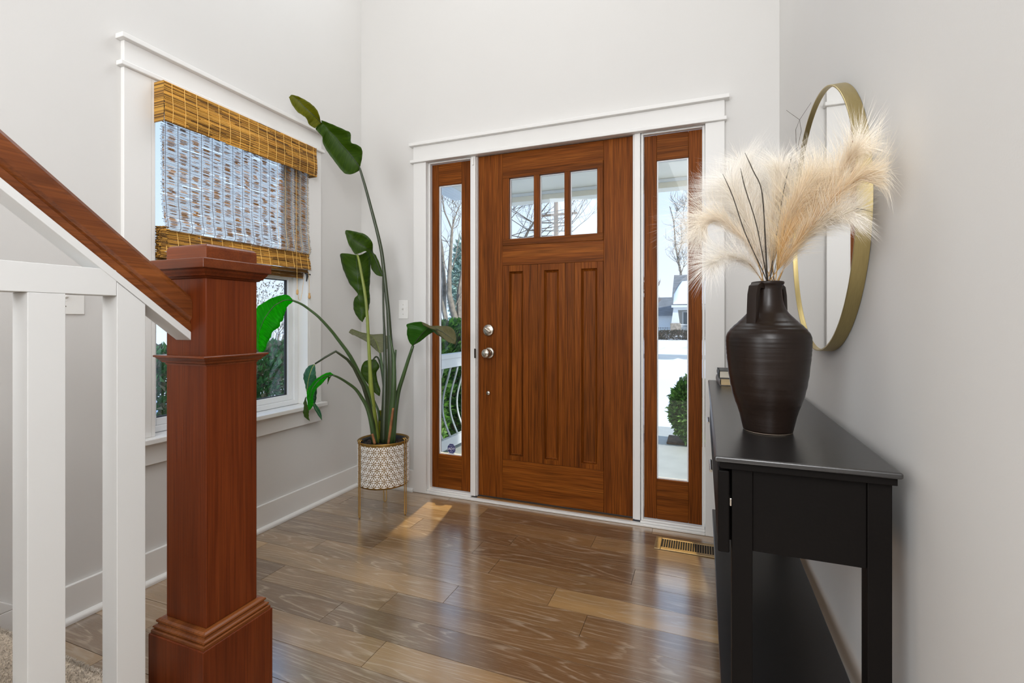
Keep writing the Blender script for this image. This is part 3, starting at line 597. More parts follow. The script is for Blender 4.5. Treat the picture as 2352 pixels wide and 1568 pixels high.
B('cross_rail', 'railgreyed', rl, 0.902, 0.952, -3.2, -1.9675, 1.119, 1.1735, 0.0012)
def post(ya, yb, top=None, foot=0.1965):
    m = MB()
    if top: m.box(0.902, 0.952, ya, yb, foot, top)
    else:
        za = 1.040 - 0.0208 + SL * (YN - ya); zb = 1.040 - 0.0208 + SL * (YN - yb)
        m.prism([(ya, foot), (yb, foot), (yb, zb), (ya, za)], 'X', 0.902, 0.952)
    m.build('post', 'railgreyed', rl, bevel=0.001)
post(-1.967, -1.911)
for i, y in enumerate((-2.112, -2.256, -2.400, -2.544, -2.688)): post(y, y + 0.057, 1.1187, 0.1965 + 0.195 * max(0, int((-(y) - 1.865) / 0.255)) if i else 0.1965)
stx = thing('staircase', (0.45, -1.86, 0), 'flight of stairs covered in beige loop carpet behind the white posts', 'stairs')
RISE, RUN = 0.195, 0.255
prev = None
for k in range(6):
    yn = -1.862 - RUN * k; z1 = RISE * (k + 1)
    m = MB(); m.prism([(yn - 0.022, RISE * k + 0.0008), (yn - 0.022, z1 - 0.034), (yn - 0.004, z1 - 0.030), (yn, z1 - 0.018), (yn - 0.003, z1 - 0.006), (yn - 0.012, z1), (yn - RUN - 0.0215, z1), (yn - RUN - 0.0215, RISE * k + 0.0008)], 'X', 0.0335 if k == 0 else 0.0155, 0.985)
    st = m.build('carpeted_step', 'carpet', stx)
    if k == 0:
        t = MB(); rr = random.Random(3)
        for j in range(15000):
            x = rr.uniform(0.04, 0.86); y = yn - abs(rr.uniform(0, 1)) * 0.20
            if rr.random() < 0.28: y = yn + 0.002; z = z1 - rr.uniform(0.004, 0.032); d = Vector((rr.uniform(-.5, .5), 1, rr.uniform(-.2, .7)))
            else: z = z1 - 0.002; d = Vector((rr.uniform(-.7, .7), rr.uniform(-.7, .7), 1))
            d = d.normalized() * rr.uniform(0.004, 0.0085); q = d.orthogonal().normalized() * 0.0016; q2 = d.cross(q).normalized() * 0.0016
            c = rr.uniform(0.75, 1.25); t.cur = (0.56 * c, 0.49 * c, 0.41 * c); p = Vector((x, y, z))
            t.add([p + q, p + q2, p - q, p - q2, p + d], [(0, 1, 4), (1, 2, 4), (2, 3, 4), (3, 0, 4)])
        tu = t.build('carpet_pile', attrmat('carpet_tuft', 0.95, 0.1, 0.1), stx, recalc=False); tu['kind'] = 'stuff'

# ============================================================ BAMBOO SHADE
bl = thing('bamboo_shade', (0.05, -0.895, 2.03), 'woven bamboo roman shade half lowered over the left window', 'window shade')
def reedcol(r, dark=0.25):
    c = r.random()
    if c < dark: b_ = (0.20, 0.10, 0.028)
    elif c < dark + 0.35: b_ = (0.47, 0.235, 0.046)
    else: b_ = (0.70, 0.38, 0.075)
    k = r.uniform(0.75, 1.25); return tuple(v * k for v in b_)
def sticks(m, r, rows, y0, y1, xf, th, tk, jig=0.0, seg=0.10, fill=1.0, cols=reedcol, end=0.008):
    # reeds along Y at heights rows; xf(z) gives X
    for z in rows:
        y = y0 - r.uniform(0, end); ye_ = y1 + r.uniform(0, end)
        while y < ye_ - 0.002:
            L = r.uniform(0.6, 1.6) * seg; e = min(y + L, ye_)
            if r.random() < fill:
                m.cur = cols(r); h = th * r.uniform(0.75, 1.15); x = xf(z) + r.uniform(-jig, jig); dz = r.uniform(-th, th) * 0.25
                m.add([(x + tk, y, z + dz), (x, y, z + dz + h / 2), (x - tk, y, z + dz), (x, y, z + dz - h / 2), (x + tk, e, z - dz), (x, e, z - dz + h / 2), (x - tk, e, z - dz), (x, e, z - dz - h / 2)],
                      [(0, 1, 5, 4), (1, 2, 6, 5), (2, 3, 7, 6), (3, 0, 4, 7), (0, 3, 2, 1), (4, 5, 6, 7)])
            y = e
r = random.Random(21)
def rows(a, b, p): n = int(abs(b - a) / p); return [a + (b - a) * (i + 0.5) / n for i in range(n)]
BY0, BY1 = -1.306, -0.482
m = MB(); sticks(m, r, rows(1.873, 2.035, 0.0036), BY0, BY1, lambda z: 0.0795 + 0.004 * math.sin((z - 1.87) * 30), 0.0044, 0.0016, 0.0010, 0.13, end=0.003)
va = m.build('valance', 'reed', bl, recalc=False)
B('valance_lining', 'darkthread', va, 0.0745, 0.0752, BY0 + .002, BY1 - .002, 1.878, 2.032, 0)
for ys, nm in ((BY0 - 0.003, 'left'), (BY1 + 0.001, 'right')):
    m = MB(); r3 = random.Random(8)
    for z in rows(1.873, 2.035, 0.0036):
        m.cur = reedcol(r3); h = 0.0042; xa = 0.021 - (r3.uniform(0, 0.006) if nm == 'left' else 0)
        m.add([(xa, ys, z - h / 2), (0.0775, ys, z - h / 2), (0.0775, ys, z + h / 2), (xa, ys, z + h / 2), (xa, ys + .002, z - h / 2), (0.0775, ys + .002, z - h / 2), (0.0775, ys + .002, z + h / 2), (xa, ys + .002, z + h / 2)],
              [(0, 1, 2, 3), (7, 6, 5, 4), (0, 4, 5, 1), (1, 5, 6, 2), (2, 6, 7, 3), (3, 7, 4, 0)])
    m.build('valance_return', 'reed', bl, recalc=False)
B('headrail', 'tassel', bl, 0.0215, 0.0735, BY0 + .004, BY1 - .004, 2.010, 2.0345, 0.002)
# hanging panel: thin twigs all over, wider flat reeds in patches
def px_(z):
    P = [(1.90, 0.0285), (1.594, 0.0295), (1.504, 0.038), (1.459, 0.048), (1.437, 0.038)]
    for (za, xa), (zb, xb) in zip(P[:-1], P[1:]):
        if zb <= z <= za: t = (za - z) / (za - zb); t = t * t * (3 - 2 * t); return xa + (xb - xa) * t
    return 0.0285 if z > 1.9 else 0.038
PY0, PY1 = -1.284, -0.492
m = MB()
def twcol(r): k = r.uniform(0.6, 1.4); return (0.085 * k, 0.052 * k, 0.030 * k)
def brcol(r): k = r.uniform(0.75, 1.3); return (0.40 * k, 0.19 * k, 0.050 * k)
sticks(m, r, rows(1.437, 1.935, 0.0056), PY0, PY1, px_, 0.0021, 0.0010, 0.0012, 0.11, 0.95, twcol)
for z in rows(1.437, 1.935, 0.0056):
    for c_ in range(-1, 16):
        ya = max(PY0, -1.272 + c_ * 0.0515 + 0.0015); yb = min(PY1, -1.272 + (c_ + 1) * 0.0515 - 0.0015)
        if yb - ya < 0.008: continue
        t = (ya - PY0) / (PY1 - PY0)
        p = 0.74 if t < 0.70 else 0.70 + (t - 0.70) / 0.12 * 0.3 if t < 0.82 else 1.0  # fuller reeds to the right, the front-lit look put into the coverage
        if c_ == 3: p = 0.75
        if r.random() > p: continue
        L = (yb - ya) * r.uniform(0.55, 1.0); y = ya + (yb - ya - L) * r.random(); e = y + L
        k = L * 0.25; h = r.uniform(0.0026, 0.0060) / 2; x = px_(z) + r.uniform(-.001, .001); m.cur = brcol(r); dz = r.uniform(-.0015, .0015)
        m.add([(x, y, z + dz), (x, y + k, z + h), (x, e - k, z + h * .8), (x, e, z - dz), (x, e - k, z - h), (x, y + k, z - h * .8),
               (x - .0008, y, z + dz), (x - .0008, y + k, z + h), (x - .0008, e - k, z + h * .8), (x - .0008, e, z - dz), (x - .0008, e - k, z - h), (x - .0008, y + k, z - h * .8)],
              [(0, 5, 4, 3, 2, 1), (6, 7, 8, 9, 10, 11), (0, 1, 7, 6), (1, 2, 8, 7), (2, 3, 9, 8), (3, 4, 10, 9), (4, 5, 11, 10), (5, 0, 6, 11)])
pa = m.build('reed_panel', 'reed', bl, recalc=False); pa['kind'] = 'stuff'
for i in range(16):
    y = -1.272 + i * 0.0515
    MB().tube([(px_(z) + 0.0022, y, z) for z in [1.93 - 0.493 * j / 26 for j in range(27)]], 0.0011, 4).build('stitch_thread', 'darkthread' if i < 11 else 'thread', bl)  # dark tone over the glass: backlit silhouette put into the thread colour
    MB().tube([(0.0795 + 0.004 * math.sin((z - 1.87) * 30) + 0.0022, y - 0.004, z) for z in [2.034 - 0.16 * j / 12 for j in range(13)]], 0.0014, 4).build('valance_stitch', 'thread', va)
m = MB(); FX = lambda z: 0.0255 + (1.445 - z) / 0.093 * 0.017
sticks(m, r, rows(1.352, 1.445, 0.0036), PY0 - .008, PY1 + .004, FX, 0.0044, 0.0016, 0.0012, 0.13)
sticks(m, r, rows(1.368, 1.43, 0.0040), PY0 - .002, PY1 - .004, lambda z: 0.004, 0.0044, 0.0016, 0.001, 0.13)
fo = m.build('lower_fold', 'reed', bl, recalc=False)
for i in range(16): MB().tube([(FX(z) + 0.0022, -1.274 + i * 0.0515, z) for z in (1.443, 1.40, 1.354)], 0.0016, 4).build('fold_stitch', 'thread', fo)
m = MB(); dk = lambda r: reedcol(r, 0.75)
sticks(m, r, rows(1.334, 1.352, 0.0036), PY0 - .004, PY1 - .006, lambda z: 0.030, 0.0044, 0.002, 0.0012, 0.13, cols=dk)
sticks(m, r, rows(1.340, 1.352, 0.0036), PY0, PY1 - .006, lambda z: 0.018, 0.0044, 0.006, 0.001, 0.13, cols=dk)
sticks(m, r, rows(1.305, 1.336, 0.0036), PY0 + .002, PY1 - .012, lambda z: 0.000, 0.0046, 0.0025, 0.0012, 0.13, cols=dk)
m.build('bottom_hem', 'reed', bl, recalc=False)
# ragged end of the folds at the left edge
m = MB()
for i in range(420):
    z = r.uniform(1.325, 1.455); x = r.uniform(-0.004, 0.046); m.cur = reedcol(r, 0.5); y = PY0 - r.uniform(0.0, 0.016)
    m.box(x - .0007, x + .0007, y, y + 0.02, z - .0016, z + .0016)
m.build('frayed_edge', 'reed', bl, recalc=False)['kind'] = 'stuff'
cdd = MB().tube([(0.050, -0.598, 1.95), (0.050, -0.597, 1.45), (0.0505, -0.594, 1.34), (0.0490, -0.590, 1.236)], 0.0011, 5).build('pull_cord', 'thread', bl)
MB().lathe([(0.002, 1.237), (0.0055, 1.235), (0.0065, 1.225), (0.0062, 1.214), (0.0045, 1.209), (0.001, 1.2085)], 0.049, -0.590, 12).build('cord_tassel', 'tassel', cdd, smooth=True)
cdd = MB().tube([(0.040, -0.500, 1.338), (0.0405, -0.4955, 1.29), (0.040, -0.494, 1.222)], 0.0009, 5).build('pull_cord', 'thread', bl)
MB().lathe([(0.0055, 1.2225), (0.0062, 1.220), (0.0048, 1.216), (0.0058, 1.210), (0.0078, 1.203), (0.0070, 1.195), (0.0035, 1.191), (0.001, 1.1905)], 0.040, -0.494, 12).build('cord_tassel', 'tassel', cdd, smooth=True)
MB().tube([(0.050, -0.587, 1.207), (0.049, -0.580, 1.186), (0.047, -0.570, 1.178), (0.045, -0.560, 1.190), (0.044, -0.548, 1.24), (0.044, -0.535, 1.33)], 0.0009, 5).build('pull_cord', 'thread', bl)
ck = MB().tube([(0.034, -0.522, 1.331), (0.034, -0.496, 1.329), (0.034, -0.480, 1.328)], 0.0035, 8).build('cord_cleat', 'blackmetal', bl)
MB().tube([(0.034, -0.506, 1.331), (0.035, -0.504, 1.315), (0.037, -0.510, 1.301), (0.037, -0.513, 1.287)], [0.0065, 0.0060, 0.004, 0.003], 8).build('lever', 'blackmetal', ck)

